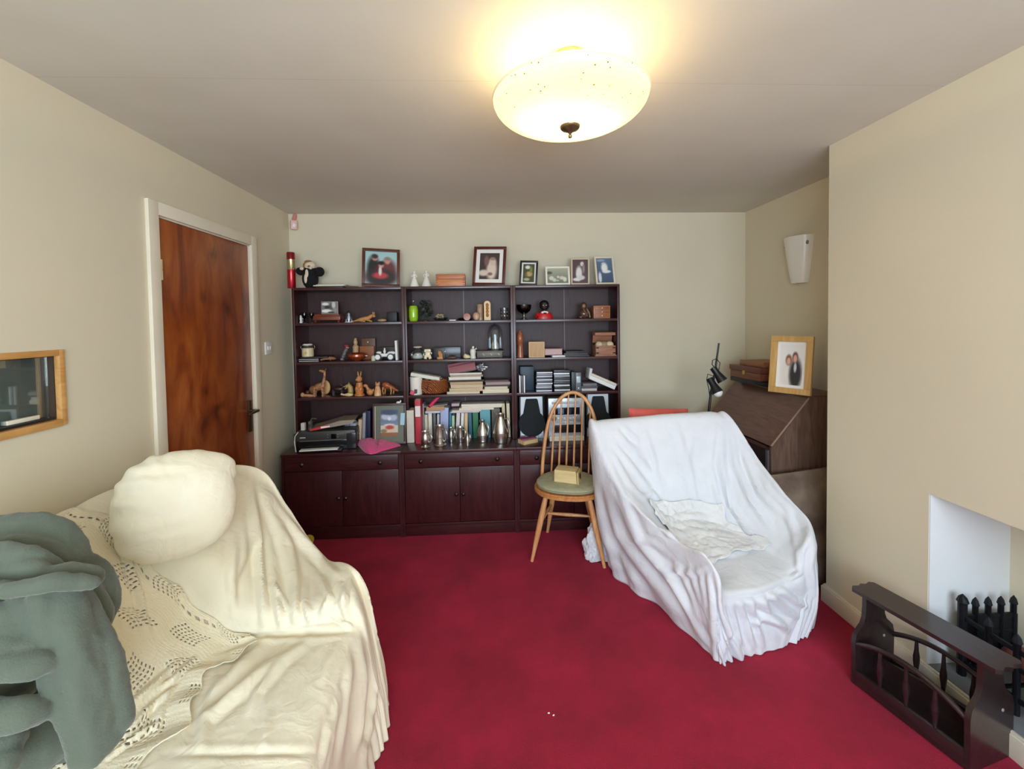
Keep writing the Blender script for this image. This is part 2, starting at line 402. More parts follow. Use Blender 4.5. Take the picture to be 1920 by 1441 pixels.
for hz in (1.74, .28):
    part(dr, 'hinge', [('l', [(.0075, 0), (.0075, .044), (.006, .046), (.006, .049), (.0075, .051), (.0075, .095)], (XL+.006, DY0+.020, hz-.047), 12), box2(XL-.006, XL-.002, DY0+.012, DY0+.03, hz-.045, hz+.045)], mat('cream_hinge', (225, 205, 160), .4, .3))
hd = part(dr, 'door_handle', [box2(XL-.005, XL+.004, 2.755, 2.792, .80, 1.0, .003)], mat('bronze_plate', (92, 70, 48), .35, .8))
part(hd, 'lever', [('t', [(XL+.002, 2.773, .935), (XL+.05, 2.773, .935)], .008, 10), ('t', [(XL+.05, 2.773, .935), (XL+.053, 2.74, .936), (XL+.05, 2.68, .93), (XL+.048, 2.665, .925)], [.009, .009, .007, .006], 10)], steel)
# ---- serving hatch
ht = bpy.data.objects.new('window_2', None); COL.objects.link(ht); tag(ht, 'small serving hatch in a pine frame at the left wall', 'hatch', kind='structure')
part(ht, 'frame', [box2(XL-.012, XL+.008, HY1-.001, HY1+.018, HZ0-.022, HZ1+.02, .002), box2(XL-.012, XL+.008, HY0-.018, HY0+.001, HZ0-.022, HZ1+.02, .002),
                   box2(XL-.012, XL+.008, HY0, HY1, HZ1-.001, HZ1+.02, .002), box2(XL-.012, XL+.010, HY0, HY1, HZ0-.024, HZ0+.001, .002)], pine)
dk = mat('dark_grey_panel', (150, 154, 146), .6, var=.1, scale=5, stretch=(1, 1, .3))
part(ht, 'back_panel', [box2(XL-.075, XL-.062, HY0, HY1, HZ0, HZ1)], dk)
part(ht, 'lining', [box2(XL-.062, XL-.012, HY1-.004, HY1, HZ0, HZ1), box2(XL-.062, XL-.012, HY0, HY0+.004, HZ0, HZ1), box2(XL-.062, XL-.012, HY0+.004, HY1-.004, HZ1-.004, HZ1), box2(XL-.062, XL-.012, HY0+.004, HY1-.004, HZ0, HZ0+.003)], mat('dark_lining', (62, 44, 30), .5))
part(ht, 'sliding_pane', [box2(XL-.056, XL-.051, HY0+.01, 1.395, HZ0+.004, HZ1-.004)], mat('pale_green_glass', (160, 190, 176), .15, coat=.4))
part(ht, 'glass', [box2(XL-.034, XL-.030, 1.25, HY1-.006, HZ0+.003, HZ1-.003)], glass('hatch_glass'))
part(ht, 'track', [box2(XL-.05, XL-.014, HY0, HY1, HZ0, HZ0+.010, .001)], mat('dark_track', (34, 36, 34), .4))
solo('cream_strip', 'short cream strip lying inside the serving hatch', 'strip', [box2(-.010, .010, -.05, .05, 0, .014, .002)], trimm, (XL-.037, 1.485, HZ0+.011))

# ---- switch, socket, sensor
white = mat('white_plastic', (232, 228, 220), .35)
e = empty('light_switch', 'white double light switch on the wall right of the door', 'light switch', (XL, 3.015, 1.318))
part(e, 'plate', [box2(0, .009, -.043, .043, -.043, .043, .003)], white)
for dy in (-.014, .014): part(e, 'rocker', [('b', (.0105, dy, 0), (.007, .014, .026), .002, (0, .12, 0))], white)
e = empty('wall_socket', 'white wall socket low beside the cabinet, plug in it', 'socket', (XL, 2.965, .33))
part(e, 'plate', [box2(0, .01, -.073, .073, -.043, .043, .003)], white)
e = empty('plug', 'black mains plug with its cable in the wall socket', 'plug', (XL+.0105, 2.985, .325))
blk = mat('black_plastic', (18, 18, 19), .4)
part(e, 'body', [('b', (.017, 0, 0), (.034, .045, .05), .008)], blk)
part(e, 'cable', [('t', [(.03, 0, -.026), (.034, .002, -.06), (.03, .01, -.14), (.035, .02, -.22), (.05, .02, -.30), (.09, .0, -.313)], .0035, 8)], blk)
pinkw = mat('pinkish_plastic', (232, 190, 182), .4)
e = empty('motion_sensor', 'small pinkish alarm sensor in the top left corner of the room', 'alarm sensor', (-1.462, 3.345, 2.20))
part(e, 'body', [('b', (0, 0, .035), (.046, .036, .07), .010, (0, 0, .6)), ], pinkw)
part(e, 'lens', [('e', (.012, -.018, .03), (.017, .011, .022), (0, 0, .6))], mat('sensor_lens', (246, 226, 220), .2))
part(e, 'bracket', [('t', [(0, .0, .068), (0, .02, .10), (0, .03, .118)], .014, 12)], mat('salmon_plastic', (214, 140, 132), .45))

# ---- ceiling lamp
LX, LY = .279, 1.40
e = empty('ceiling_lamp', 'glowing speckled glass bowl lamp hung from the ceiling', 'ceiling lamp', (LX, LY, 2.0))
def bowl_material():
    m, nt, b = base_mat('speckled_alabaster_glass'); N, L = nt.nodes, nt.links
    tc = N.new('ShaderNodeTexCoord')
    v = N.new('ShaderNodeTexVoronoi'); v.inputs['Scale'].default_value = 60; L.new(tc.outputs['Object'], v.inputs['Vector'])
    n = N.new('ShaderNodeTexNoise'); n.inputs['Scale'].default_value = 9; L.new(tc.outputs['Object'], n.inputs['Vector'])
    a = N.new('ShaderNodeMapRange'); a.inputs['From Min'].default_value = .10; a.inputs['From Max'].default_value = .2; a.inputs['To Min'].default_value = 1; a.inputs['To Max'].default_value = 0; L.new(v.outputs['Distance'], a.inputs['Value'])
    k = N.new('ShaderNodeMapRange'); k.inputs['From Min'].default_value = .46; k.inputs['From Max'].default_value = .52; L.new(n.outputs['Fac'], k.inputs['Value'])
    mu = N.new('ShaderNodeMath'); mu.operation = 'MULTIPLY'; L.new(a.outputs[0], mu.inputs[0]); L.new(k.outputs[0], mu.inputs[1])
    mx = N.new('ShaderNodeMix'); mx.data_type = 'RGBA'; L.new(mu.outputs[0], mx.inputs['Factor']); mx.inputs[6].default_value = lin((214, 202, 164)); mx.inputs[7].default_value = lin((72, 56, 26))
    t = N.new('ShaderNodeBsdfTranslucent'); d = N.new('ShaderNodeBsdfDiffuse'); g = N.new('ShaderNodeBsdfGlossy'); g.inputs['Roughness'].default_value = .15
    L.new(mx.outputs[2], t.inputs[0]); L.new(mx.outputs[2], d.inputs[0])
    s1 = N.new('ShaderNodeMixShader'); s1.inputs[0].default_value = .55; L.new(t.outputs[0], s1.inputs[1]); L.new(d.outputs[0], s1.inputs[2])
    s2 = N.new('ShaderNodeMixShader'); s2.inputs[0].default_value = .05; L.new(s1.outputs[0], s2.inputs[1]); L.new(g.outputs[0], s2.inputs[2])
    L.new(s2.outputs[0], N['Material Output'].inputs['Surface'])
    return m
R = .245; prof = []
for i in range(15):
    a = i/14; prof.append((.004+R*math.sin(a*PI/2)**.92, .106+.086*(1-math.cos(a*PI/2))**1.05))
part(e, 'bowl', [('l', [(max(r, .002), z) for r, z in prof], (0, 0, 0), 72)], bowl_material())
part(e, 'rim', [('t', [(R*math.cos(k/48*2*PI)+.004*math.cos(k/48*2*PI), R*math.sin(k/48*2*PI)+.004*math.sin(k/48*2*PI), .193) for k in range(48)], .004, 8, True)], mat('cream_glass_edge', (250, 238, 200), .2))
dbr = mat('antique_brass', (120, 104, 76), .35, .9)
part(e, 'finial', [('l', [(.001, .068), (.006, .070), (.007, .076), (.004, .081), (.010, .089), (.028, .096), (.033, .102), (.034, .106), (.012, .108)], (0, 0, 0), 32)], dbr)
part(e, 'ceiling_plate', [('l', [(.020, .295), (.046, .303), (.053, .312), (.054, .327)], (0, 0, 0), 40)], mat('polished_brass', (226, 200, 130), .18, 1.0))
part(e, 'rod', [('t', [(0, 0, .10), (0, 0, .30)], .006, 10)], dbr)
# ---- wall sconce: half cone of white opal glass
e = empty('wall_sconce', 'white half cone glass wall light high in the alcove', 'wall light', (XA, 2.765, 1.70))
def halfcone(r0, r1, h, t=.004):
    bm = bmesh.new(); n = 22; ring = {}
    for tag_, off in (('o', 0), ('i', -t)):
        for j in range(9):
            f = j/8; r = r0+(r1-r0)*(f**.8)+off
            ring[tag_, j] = [bm.verts.new((-r*.85*math.sin(PI*k/n), r*math.cos(PI*k/n), f*h)) for k in range(n+1)]
    for tg in 'oi':
        for j in range(8):
            for k in range(n): bm.faces.new((ring[tg, j][k], ring[tg, j][k+1], ring[tg, j+1][k+1], ring[tg, j+1][k]))
    for k in range(n): bm.faces.new((ring['o', 8][k], ring['o', 8][k+1], ring['i', 8][k+1], ring['i', 8][k]))
    bm.faces.new(ring['o', 0])
    bmesh.ops.recalc_face_normals(bm, faces=bm.faces); return bm
part(e, 'glass_shade', halfcone(.062, .112, .305), mat('opal_glass', (236, 232, 220), .3))
for dy in (-.1, .1): part(e, 'screw', [('e', (-.038, dy, .255), (.008, .008, .012))], steel)
part(e, 'mount_plate', [box2(-.010, -.0005, -.04, .04, .02, .26, .003)], steel)

# ---- small yellow tape roll, litter bits on the carpet
yp = mat('yellow_plastic', (214, 196, 60), .5)
pt = PZ(579, 1012, .0325)
e = empty('tape_roll', 'small yellow roll standing on the carpet by the left cabinet', 'roll', (pt.x, pt.y, .0325), rot=(PI/2, 0, .15))
part(e, 'ring', [('l', [(.012, -.012), (.031, -.012), (.0325, -.010), (.0325, .010), (.031, .012), (.012, .012)], (0, 0, 0), 28)], yp)
part(e, 'core', [('l', [(.007, -.0125), (.0125, -.0125), (.0125, .0125), (.007, .0125)], (-.001, 0, 0), 16)], mat('dark_core', (60, 52, 20), .6))
for i, (a, b) in enumerate(((1029, 1337), (1038, 1341))):
    q = PZ(a, b, 0)
    solo('paper_scrap', ['left one of two tiny white scraps on the red carpet', 'right one of two tiny white scraps on the red carpet'][i], 'scrap', [('e', (0, 0, .002), (.0045, .003, .002), (0, 0, .6*i))], mat('white_card', (238, 234, 226), .7), q, group='tiny scraps on the carpet')
# ================================================================= BOOKCASE
mah_x = wood('mahogany_along', (48, 17, 19), (72, 29, 30), .34, 'x', 2.2, coat=.25)
mah_z = wood('mahogany_upright', (48, 16, 18), (70, 28, 29), .36, 'z', 2.2, coat=.2)
mah_back = wood('mahogany_back', (44, 19, 17), (66, 33, 30), .5, 'z', 2.6)
knobm = mat('dark_knob', (34, 14, 14), .3)
UX = [-1.404, -.608, .188, .985]
UY0, UY1, UZ0, UZ1 = 3.139, 3.383, .602, 1.741
SH = [1.487, 1.203, .944]
side = ['left', 'middle', 'right']
for i in range(3):
    a, b = UX[i], UX[i+1]; t = .018
    e = empty('shelving_unit', ['dark mahogany shelving unit in the corner by the door wall', 'middle dark mahogany shelving unit above the jugs', 'dark mahogany shelving unit behind the hoop back chair'][i], 'bookcase', ((a+b)/2, UY0, UZ0), group='shelving units of the bookcase')
    w = (b-a)/2-.0005
    d = UY1-UY0; h = UZ1-UZ0
    for s in (-1, 1): part(e, 'side_panel', [box2(s*w-(t if s > 0 else 0), s*w+(0 if s > 0 else t), 0, d, 0, h, .0015)], mah_z)
    part(e, 'top_panel', [box2(-w+t, w-t, .001, d, h-t, h, .0015)], mah_x)
    part(e, 'back_panel', [box2(-w+t, (.02 if i else w-t), d-.008, d-.002, .001, h-t)]+([box2(.026, w-t, d-.008, d-.002, .001, h-t)] if i else []), mah_back)
    if i: part(e, 'joint_strip', [box2(.020, .026, d-.010, d-.003, .001, h-t)], mat('grey_strip', (104, 94, 96), .4))
    for z in SH: part(e, 'shelf', [box2(-w+t, w-t, .003, d-.008, z-UZ0-.019, z-UZ0, .0015)], mah_x)
BX = [-1.415, -.609, .185, .985]; BY0, BY1, BZ = 2.93, 3.383, .600
for i in range(3):
    a, b = BX[i]+.0005, BX[i+1]-.0005
    e = empty('base_cabinet', ['dark mahogany base cabinet under the printer', 'middle dark mahogany base cabinet under the jugs', 'dark mahogany base cabinet under the stereo and speakers'][i], 'cabinet', ((a+b)/2, BY0, 0), group='base cabinets of the bookcase')
    w = (b-a)/2; d = BY1-BY0
    part(e, 'carcass', [box2(-w, -w+.018, .004, d, 0, BZ-.02), box2(w-.018, w, .004, d, 0, BZ-.02), box2(-w+.018, w-.018, d-.01, d, 0, BZ-.02), box2(-w+.018, w-.018, .022, d-.01, .05, .068),
                        box2(-w+.018, w-.018, .022, d-.01, .462, .478)], mah_z)
    part(e, 'top_panel', [box2(-w, w, -.006, d, BZ-.02, BZ, .002)], mah_x)
    part(e, 'plinth', [box2(-w+.018, w-.018, .014, .03, 0, .068, .001)], mah_x)
    part(e, 'bottom_rail', [box2(-w+.018, w-.018, .002, .02, .070, .090, .002)], mah_x)
    dw = part(e, 'drawer', [box2(-w+.021, w-.021, .001, .02, .478, BZ-.023, .002)], mah_x)
    for s in (-1, 1):
        part(dw, 'knob', [('l', [(.007, 0), (.007, .008), (.014, .012), (.015, .018), (.008, .024), (.002, .025)], (0, 0, 0), 16)], knobm, loc=(s*.262, .002, .528), rot=(PI/2, 0, 0))
    for s in (-1, 1):
        dd = part(e, 'door', [box2(-w+.021 if s < 0 else .0015, -.0015 if s < 0 else w-.021, .004, .02, .094, .474, .002)], mah_z)
        part(dd, 'knob', [('l', [(.006, 0), (.006, .008), (.012, .012), (.013, .018), (.007, .023), (.002, .024)], (0, 0, 0), 16)], knobm, loc=(s*.024, .005, .29), rot=(PI/2, 0, 0))

# ================================================================= HOOP BACK CHAIR
beech = wood('golden_beech', (196, 134, 82), (222, 168, 114), .38, 'z', 2.0, coat=.2)
e = empty('windsor_chair', 'golden wood hoop back chair between the bookcase and draped armchair', 'chair', (.50, 2.69, 0), rz=math.radians(-14))
seatpoly = [(.215*math.cos(a)*(1-.10*math.sin(a)), .205*math.sin(a)*(.96 if math.sin(a) > 0 else 1.0)) for a in [k/40*2*PI for k in range(40)]]
seatpoly = [(math.copysign(abs(x)**.82*.215**.18, x), y) for x, y in seatpoly]
bm = geo([('p', seatpoly, .395, .425, 'z')])
bmesh.ops.bevel(bm, geom=[ed for ed in bm.edges if abs(ed.verts[0].co.z-ed.verts[1].co.z) < 1e-5], offset=.008, segments=3, affect='EDGES')
part(e, 'seat', bm, wood('beech_seat', (176, 112, 60), (204, 142, 84), .4, 'y', 2.0))
legtop = {(-1, -1): (-.13, -.115, .40), (1, -1): (.13, -.115, .40), (-1, 1): (-.095, .115, .40), (1, 1): (.095, .115, .40)}
foot = {(-1, -1): (-.218, -.178, 0), (1, -1): (.218, -.172, 0), (-1, 1): (-.162, .20, 0), (1, 1): (.162, .20, 0)}
def lerp(a, b, t): return tuple(x+(y-x)*t for x, y in zip(a, b))
for k in legtop:
    A, B = legtop[k], foot[k]
    part(e, 'leg', [('t', [lerp(A, B, t) for t in (0, .15, .35, .6, .85, 1)], [.013, .017, .019, .017, .012, .010], 14)], beech)
for s in (-1, 1):
    a, b = lerp(legtop[s, -1], foot[s, -1], .44), lerp(legtop[s, 1], foot[s, 1], .44)
    part(e, 'stretcher', [('t', [lerp(a, b, t) for t in (0, .25, .5, .75, 1)], [.007, .010, .012, .010, .007], 12)], beech)
a = lerp(lerp(legtop[-1, -1], foot[-1, -1], .44), lerp(legtop[-1, 1], foot[-1, 1], .44), .5); b = (-a[0], a[1], a[2])
part(e, 'stretcher', [('t', [lerp(a, b, t) for t in (0, .25, .5, .75, 1)], [.007, .010, .012, .010, .007], 12)], beech)
half = [(.186, .135, .41), (.186, .147, .50), (.180, .163, .62), (.166, .181, .74), (.140, .198, .84), (.098, .212, .92), (.050, .221, .965), (0, .224, .98)]
hoop = [(x+.025*(z-.41)/.57, y, z) for x, y, z in half]+[(-x+.025*(z-.41)/.57, y, z) for x, y, z in half[::-1][1:]]
hs = catmull(np.array(hoop), 60)
part(e, 'hoop', [('t', [tuple(p) for p in hs], [.0125]*60, 12)], beech)
for k in range(6):
    x0 = -.125+k*.05; xt = x0*.92+.022
    zt = None
    best = min((p for p in hs), key=lambda p: abs(p[0]-xt*1.02) if p[2] > .6 else 9)
    part(e, 'spindle', [('t', [lerp((x0, .145, .42), tuple(best), t) for t in (0, .3, .6, 1)], [.0062, .0075, .0065, .005], 10)], beech)
cp = [(x*.93, y*.93) for x, y in seatpoly]
def cushion(poly, h, z0):
    bm = bmesh.new(); n = len(poly); rings = []
    for f, z in ((.90, 0), (.99, .25), (1.0, .5), (.985, .75), (.93, .93), (.8, 1.0), (.5, 1.02), (.2, 1.0)):
        rings.append([bm.verts.new((x*f, y*f, z0+h*z)) for x, y in poly])
    for a, b in zip(rings, rings[1:]):
        for k in range(n): bm.faces.new((a[k], a[(k+1) % n], b[(k+1) % n], b[k]))
    bm.faces.new(rings[0][::-1]); bm.faces.new(rings[-1]); bmesh.ops.recalc_face_normals(bm, faces=bm.faces); return bm
e = empty('seat_cushion', 'grey green seat pad on the hoop back chair', 'cushion', (.50, 2.69, .426), rz=math.radians(-14))
part(e, 'pad', cushion(cp, .034, 0), mat('sage_fabric', (172, 170, 140), .9, var=.12, scale=25, bump=.3, bscale=180))
part(e, 'piping', [('t', [(x*1.0, y*1.0, .018) for x, y in cp], .0035, 6, True)], mat('sage_piping', (140, 138, 108), .9))
lw = wood('pale_pine', (206, 178, 122), (226, 202, 150), .5, 'x', 1.6)
e = empty('wooden_box', 'pale bare wood box with a hole in its end on the seat pad', 'box', (.487, 2.66, .462), rz=math.radians(-24))
bw = part(e, 'body', [('p', [(-.072, 0), (.072, 0), (.066, .072), (-.070, .072)], -.048, .048, 'y')], lw)
part(e, 'end_panel', [('b', (.0775, 0, .034), (.008, .104, .078), .001, (0, -.08, 0))], wood('pale_pine_end', (196, 166, 108), (220, 192, 138), .5, 'y', 1.6))
part(e, 'hole', [('l', [(.001, 0), (.019, 0), (.019, .0015), (.001, .0015)], (0, 0, 0), 20)], mat('dark_hole', (40, 32, 22), .9), loc=(.0815, 0, .038), rot=(0, PI/2-.08, 0))
part(e, 'lid', [('b', (-.003, 0, .0745), (.134, .098, .005), .001)], lw)

# ================================================================= BUREAU in the alcove
bur = wood('bureau_oak', (84, 50, 42), (112, 74, 64), .36, 'y', 2.0, coat=.2)
burz = wood('bureau_side', (88, 62, 50), (118, 92, 76), .5, 'z', 2.0)
BX0, BX1, BY_0, BY_1 = 1.645, 2.092, 2.40, 3.13
e = empty('bureau', 'dark wood fall front bureau standing in the alcove', 'bureau', ((BX0+BX1)/2, (BY_0+BY_1)/2, 0))
ox, oy = (BX0+BX1)/2, (BY_0+BY_1)/2
prof = [(BX1-ox, 0), (BX1-ox, 1.0), (1.868-ox, 1.0), (BX0+.004-ox, .728), (BX0-ox, .70), (BX0-ox, 0)]
for ys in (BY_0, BY_1-.018): part(e, 'side_panel', [('p', prof, ys-oy, ys+.018-oy, 'y')], burz)
part(e, 'carcass', [box2(BX0+.02-ox, BX1-ox, BY_0+.018-oy, BY_1-.018-oy, .06, .70), box2(1.88-ox, BX1-ox, BY_0+.018-oy, BY_1-.018-oy, .70, .985)], bur)
part(e, 'top_panel', [box2(1.860-ox, BX1-ox, BY_0-.004-oy, BY_1+.004-oy, 1.0005, 1.014, .002)], bur)
lid = part(e, 'fall_front', [('p', [(1.866-ox, 1.002), (1.872-ox, .988), (BX0+.008-ox, .716), (BX0-.006-ox, .722)], BY_0-.002-oy, BY_1+.002-oy, 'y')], bur)
part(lid, 'edge_strip', [('p', [(1.867-ox, 1.004), (1.870-ox, .994), (BX0+.002-ox, .722), (BX0-.008-ox, .726)], BY_0-.005-oy, BY_0-.0022-oy, 'y')], mat('worn_edge', (150, 126, 108), .5))
for k, (za, zb) in enumerate(((.50, .68), (.29, .48), (.07, .27))):
    dw = part(e, 'drawer', [box2(BX0-.004-ox, BX0+.018-ox, BY_0+.055-oy, BY_1-.055-oy, za, zb, .003)], mat('bureau_drawer', (48, 34, 36), .35))
    for yy in (-.17, .17): part(dw, 'handle', [('t', [(BX0-.004-ox, yy-.04, (za+zb)/2), (BX0-.026-ox, yy-.03, (za+zb)/2-.01), (BX0-.026-ox, yy+.03, (za+zb)/2-.01), (BX0-.004-ox, yy+.04, (za+zb)/2)], .004, 8)], dbr)
for yy in (BY_0+.035, BY_1-.035): part(e, 'loper', [box2(BX0-.006-ox, BX0+.02-ox, yy-.012-oy, yy+.012-oy, .50, .69, .002)], mat('loper_wood', (92, 84, 84), .4))
# things on the bureau
bl, br_ = PZ(1443, 734, 1.0145), PZ(1522, 743, 1.0145)
ang = math.atan2((br_-bl).y, (br_-bl).x); wd = (br_-bl).length; mid = (bl+br_)/2
oak = wood('light_oak_frame', (186, 142, 78), (208, 166, 100), .45, 'z', 1.8)
picture('light oak photo frame of a couple standing on the bureau', mid+Vector((0, 0, .0015)), wd, .345, ang, .14, oak, .034, .018, lambda v: (232, 230, 224),
        [(.34, .30, .28, .36, (226, 220, 210)), (.70, .28, .26, .38, (48, 44, 46)), (.38, .62, .13, .13, (120, 70, 46)), (.38, .59, .085, .09, (222, 170, 146)), (.66, .70, .12, .12, (92, 48, 34)), (.66, .66, .085, .10, (222, 164, 142)), (.68, .44, .06, .12, (200, 204, 212))], depth=.024)
c0 = PZ(1410, 716, 1.016)
e = empty('wooden_case', 'flat reddish brown wooden case, lower of two on the bureau', 'case', (1.93, 2.93, 1.0455), rz=.06)
redw = wood('reddish_case_wood', (104, 58, 42), (134, 82, 60), .42, 'y', 2.0)
part(e, 'body', [box2(-.125, .125, -.16, .16, 0, .05, .003)], redw)
part(e, 'lid', [box2(-.130, .130, -.165, .165, .052, .088, .004)], wood('reddish_case_lid', (92, 50, 38), (120, 70, 54), .4, 'y', 2.0))
part(e, 'clasp', [box2(-.134, -.1245, -.012, .012, .03, .058, .001)], brass)
solo('wooden_slab_box', 'lighter brown flat wooden box on top of the case on the bureau', 'box', [box2(-.10, .10, -.13, .13, 0, .034, .003)], wood('tan_box_wood', (134, 84, 56), (160, 108, 76), .45, 'y', 2.0), (1.95, 2.92, 1.1345), rz=.03)
e = empty('black_tray', 'shallow black tray under the wooden case on the bureau', 'tray', (1.945, 2.88, 1.0145), rz=.08)
part(e, 'tray', [box2(-.135, .13, -.19, .21, 0, .006, .002), box2(-.135, -.128, -.19, .21, .006, .03, .002), box2(.123, .13, -.19, .21, .006, .03, .002), box2(-.128, .123, -.19, -.183, .006, .03, .002), box2(-.128, .123, .203, .21, .006, .03, .002)], blk)
# lamp with two spot heads
e = empty('spot_lamp', 'black floor lamp with two spot heads behind the armchair', 'floor lamp', (1.47, 2.78, 0))
yl = 2.78
def LP(px, py, dy=0): q = P(px, py, yl+dy); return (q.x-1.47, q.y-yl, q.z)
part(e, 'base', [('l', [(.11, 0), (.115, .012), (.105, .022), (.02, .028), (.010, .04)], (LP(1328, 780)[0]-.0, 0, 0), 32)], blk)
part(e, 'pole', [('t', [(LP(1328, 780)[0], 0, .03), LP(1328, 780), LP(1333, 735), LP(1340, 700), LP(1348, 643)], [.008, .008, .008, .007, .0055], 10)], blk)
part(e, 'cable', [('t', [LP(1341, 690, -.01), LP(1335, 683, -.02), LP(1336, 675, -.02), LP(1343, 672, -.02), LP(1350, 680, -.02), LP(1348, 692, -.02), LP(1338, 705, -.03), LP(1327, 701, -.03), LP(1325, 712, -.03), LP(1329, 728, -.02), LP(1331, 745, -.015)], .0028, 8)], blk)
bmk = mat('black_enamel', (24, 25, 30), .35)
def head(pa, pb, r0, r1, bulb):
    A, B = Vector(pa), Vector(pb); d = (B-A); L_ = d.length
    q = d.to_track_quat('Z', 'Y').to_matrix()
    h = part(e, 'spot_head', [('l', [(.004, 0), (r0, .004), (r0, L_*.45), (r0*1.15, L_*.6), (r1, L_), (r1-.004, L_-.002), (r0, L_*.62), (.004, L_*.6)], A, 24, 1.0, q)], bmk)
    if bulb: part(h, 'bulb', [('e', tuple(A+d*.98), (r1*.86,)*3)], mat('white_bulb', (238, 236, 232), .3))
    return h
head(LP(1336, 688, -.015), LP(1355, 714, -.05), .022, .034, False)
head(LP(1330, 708, -.015), LP(1346, 736, -.06), .022, .036, True)
# coral cushion behind the armchair
ca, cb = P(1181, 790, 2.59), P(1292, 780, 2.59)
def soft_pad(w, d, h, n=26, pw=.45, crease=()):
    bm = bmesh.new(); g = {}
    for s in (1, -1):
        for i in range(n+1):
            for j in range(n+1):
                u, v = i/n*2-1, j/n*2-1
                th = max(0, (1-abs(u)**3.2)*(1-abs(v)**3.2))**pw
                k = .03*math.sin(u*9+v*4)*th
                for (cu, a) in crease: k -= a*math.exp(-((u-cu-.1*v)/.05)**2)*th
                key = (s, i, j)
                if s == -1 and (i in (0, n) or j in (0, n)): g[key] = g[1, i, j]; continue
                g[key] = bm.verts.new((u*w/2*(1-.05*(1-v*v)*0), s*d/2*(th+k*s), v*h/2))
        for i in range(n):
            for j in range(n):
                f = (g[s, i, j], g[s, i+1, j], g[s, i+1, j+1], g[s, i, j+1])
                try: bm.faces.new(f if s == -1 else f[::-1])
                except ValueError: pass
    bmesh.ops.recalc_face_normals(bm, faces=bm.faces); return bm
solo('red_cushion', 'coral red cushion showing above the back of the draped armchair', 'cushion', soft_pad((cb-ca).x*1.02, .12, .34, crease=((-.35, .35), (.3, .3))), mat('coral_fabric', (214, 98, 90), .85, var=.08, scale=18, bump=.2, bscale=200), ((ca.x+cb.x)/2, 2.60, .745), rot=(-.10, .035, .03))
# mottled board
e = solo('leaning_board', 'mottled brown suede board leaning against the side of the bureau', 'board', [('b', (0, 0, .295), (.48, .022, .59), .004)], mat('mottled_suede', (84, 64, 52), .85, c2=(150, 128, 108), scale=5, bump=.25, bscale=60), (1.838, 2.205, .026), rot=(-.20, -.10, 0))

# ================================================================= MAGAZINE RACK
rk = wood('rack_wood', (34, 22, 24), (52, 36, 36), .32, 'y', 2.2, coat=.3)
e = empty('magazine_rack', 'dark wooden magazine rack with spindles before the fireplace', 'magazine rack', (1.583, 1.455, 0), rz=math.atan2(.08, .35))
endp = [(-.105, 0), (.105, 0), (.108, .175), (.100, .205), (.082, .222), (.064, .238), (.054, .262), (.050, .30), (.050, .345), (-.050, .345), (-.050, .30), (-.054, .262), (-.064, .238), (-.082, .222), (-.100, .205), (-.108, .175)]
for y in (-.182, .168):
    q = part(e, 'end_panel', [('p', endp, y, y+.016, 'y')], rk)
    for zz in (.17,): part(q, 'screw_cap', [('e', (.05, y if y < 0 else y+.0, zz), (.006, .003, .006))], mat('pale_cap', (150, 140, 130), .4))
part(e, 'top_plank', [('p', [(-.062, -.215), (-.045, -.225), (-.02, -.218), (0, -.226), (.02, -.218), (.045, -.225), (.062, -.215), (.062, .215), (.045, .225), (.02, .218), (0, .226), (-.02, .218), (-.045, .225), (-.062, .215)], .3455, .360, 'z')], rk)
part(e, 'floor_board', [box2(-.098, .098, -.166, .167, .02, .032)], rk)
for s in (-1, 1):
    part(e, 'bottom_rail', [box2(s*.1-.009, s*.1+.009, -.166, .167, .004, .062, .003)], rk)
    arch = [(s*.098, y, .165+.05*(1-(y/.17)**2)) for y in [(-.166+.333*k/14) for k in range(15)]]
    part(e, 'curved_rail', [('t', arch, [.0095]*15, 10)], rk)
    for y in (-.085, 0, .085):
        zt = .165+.05*(1-(y/.17)**2)
        part(e, 'spindle', [('t', [(s*.098, y, z) for z in (.06, .085, .115, .135, .16, zt)], [.005, .007, .0105, .0105, .007, .005], 10)], rk)
part(e, 'divider', [('p', [(-.166, .03), (.167, .03), (.167, .10), (.0, .125), (-.166, .10)], -.006, .006, 'x')], rk)

# ================================================================= FIRE GRATE
iron = mat('cast_iron', (26, 28, 32), .55, .6, bump=.3, bscale=90)
e = empty('fire_grate', 'black iron fire grate with pointed bars in the fireplace', 'fire grate', (1.80, 1.52, FZ0+.004))
def spike(x, y, z0, z1, r=.0085): return [('t', [(x, y, z0), (x, y, z1-.035), (x, y, z1-.03), (x, y, z1-.012), (x, y, z1)], [r, r, r*1.35, r*.9, .001], 8)]
for k in range(9): part(e, 'front_bar', spike(0, -.085*k, 0.0, .285 if k else .315, .010 if k % 8 else .014), iron)
for k in range(1, 5): part(e, 'end_bar', spike(.052*k, 0, .03, .30, .009), iron)
for z in (.055, .165, .225):
    part(e, 'rail', [('b', (0, -.34, z), (.010, .70, .016), .002)], iron)
    part(e, 'rail', [('b', (.105, 0, z), (.22, .010, .016), .002)], iron)
for k in range(9): part(e, 'base_bar', [('t', [(.005, -.04-.085*k, .06), (.215, -.04-.085*k, .06)], .007, 8)], iron)
for (x, y) in ((.21, 0), (.21, -.68)): part(e, 'leg', [('t', [(x, y, 0), (x, y, .23)], .010, 8)], iron)
part(e, 'end_plate', [('b', (.105, -.001, .135), (.20, .004, .17), .001)], iron)
solo('firelighter_lump', 'reddish brown lump lying on the bars of the fire grate', 'log', [('e', (0, 0, .062), (.055, .11, .06)), ('e', (.01, .05, .058), (.04, .05, .05))], mat('reddish_bark', (120, 70, 62), .85, var=.25, scale=20, bump=.5, bscale=30), (1.90, 1.36, FZ0+.072))
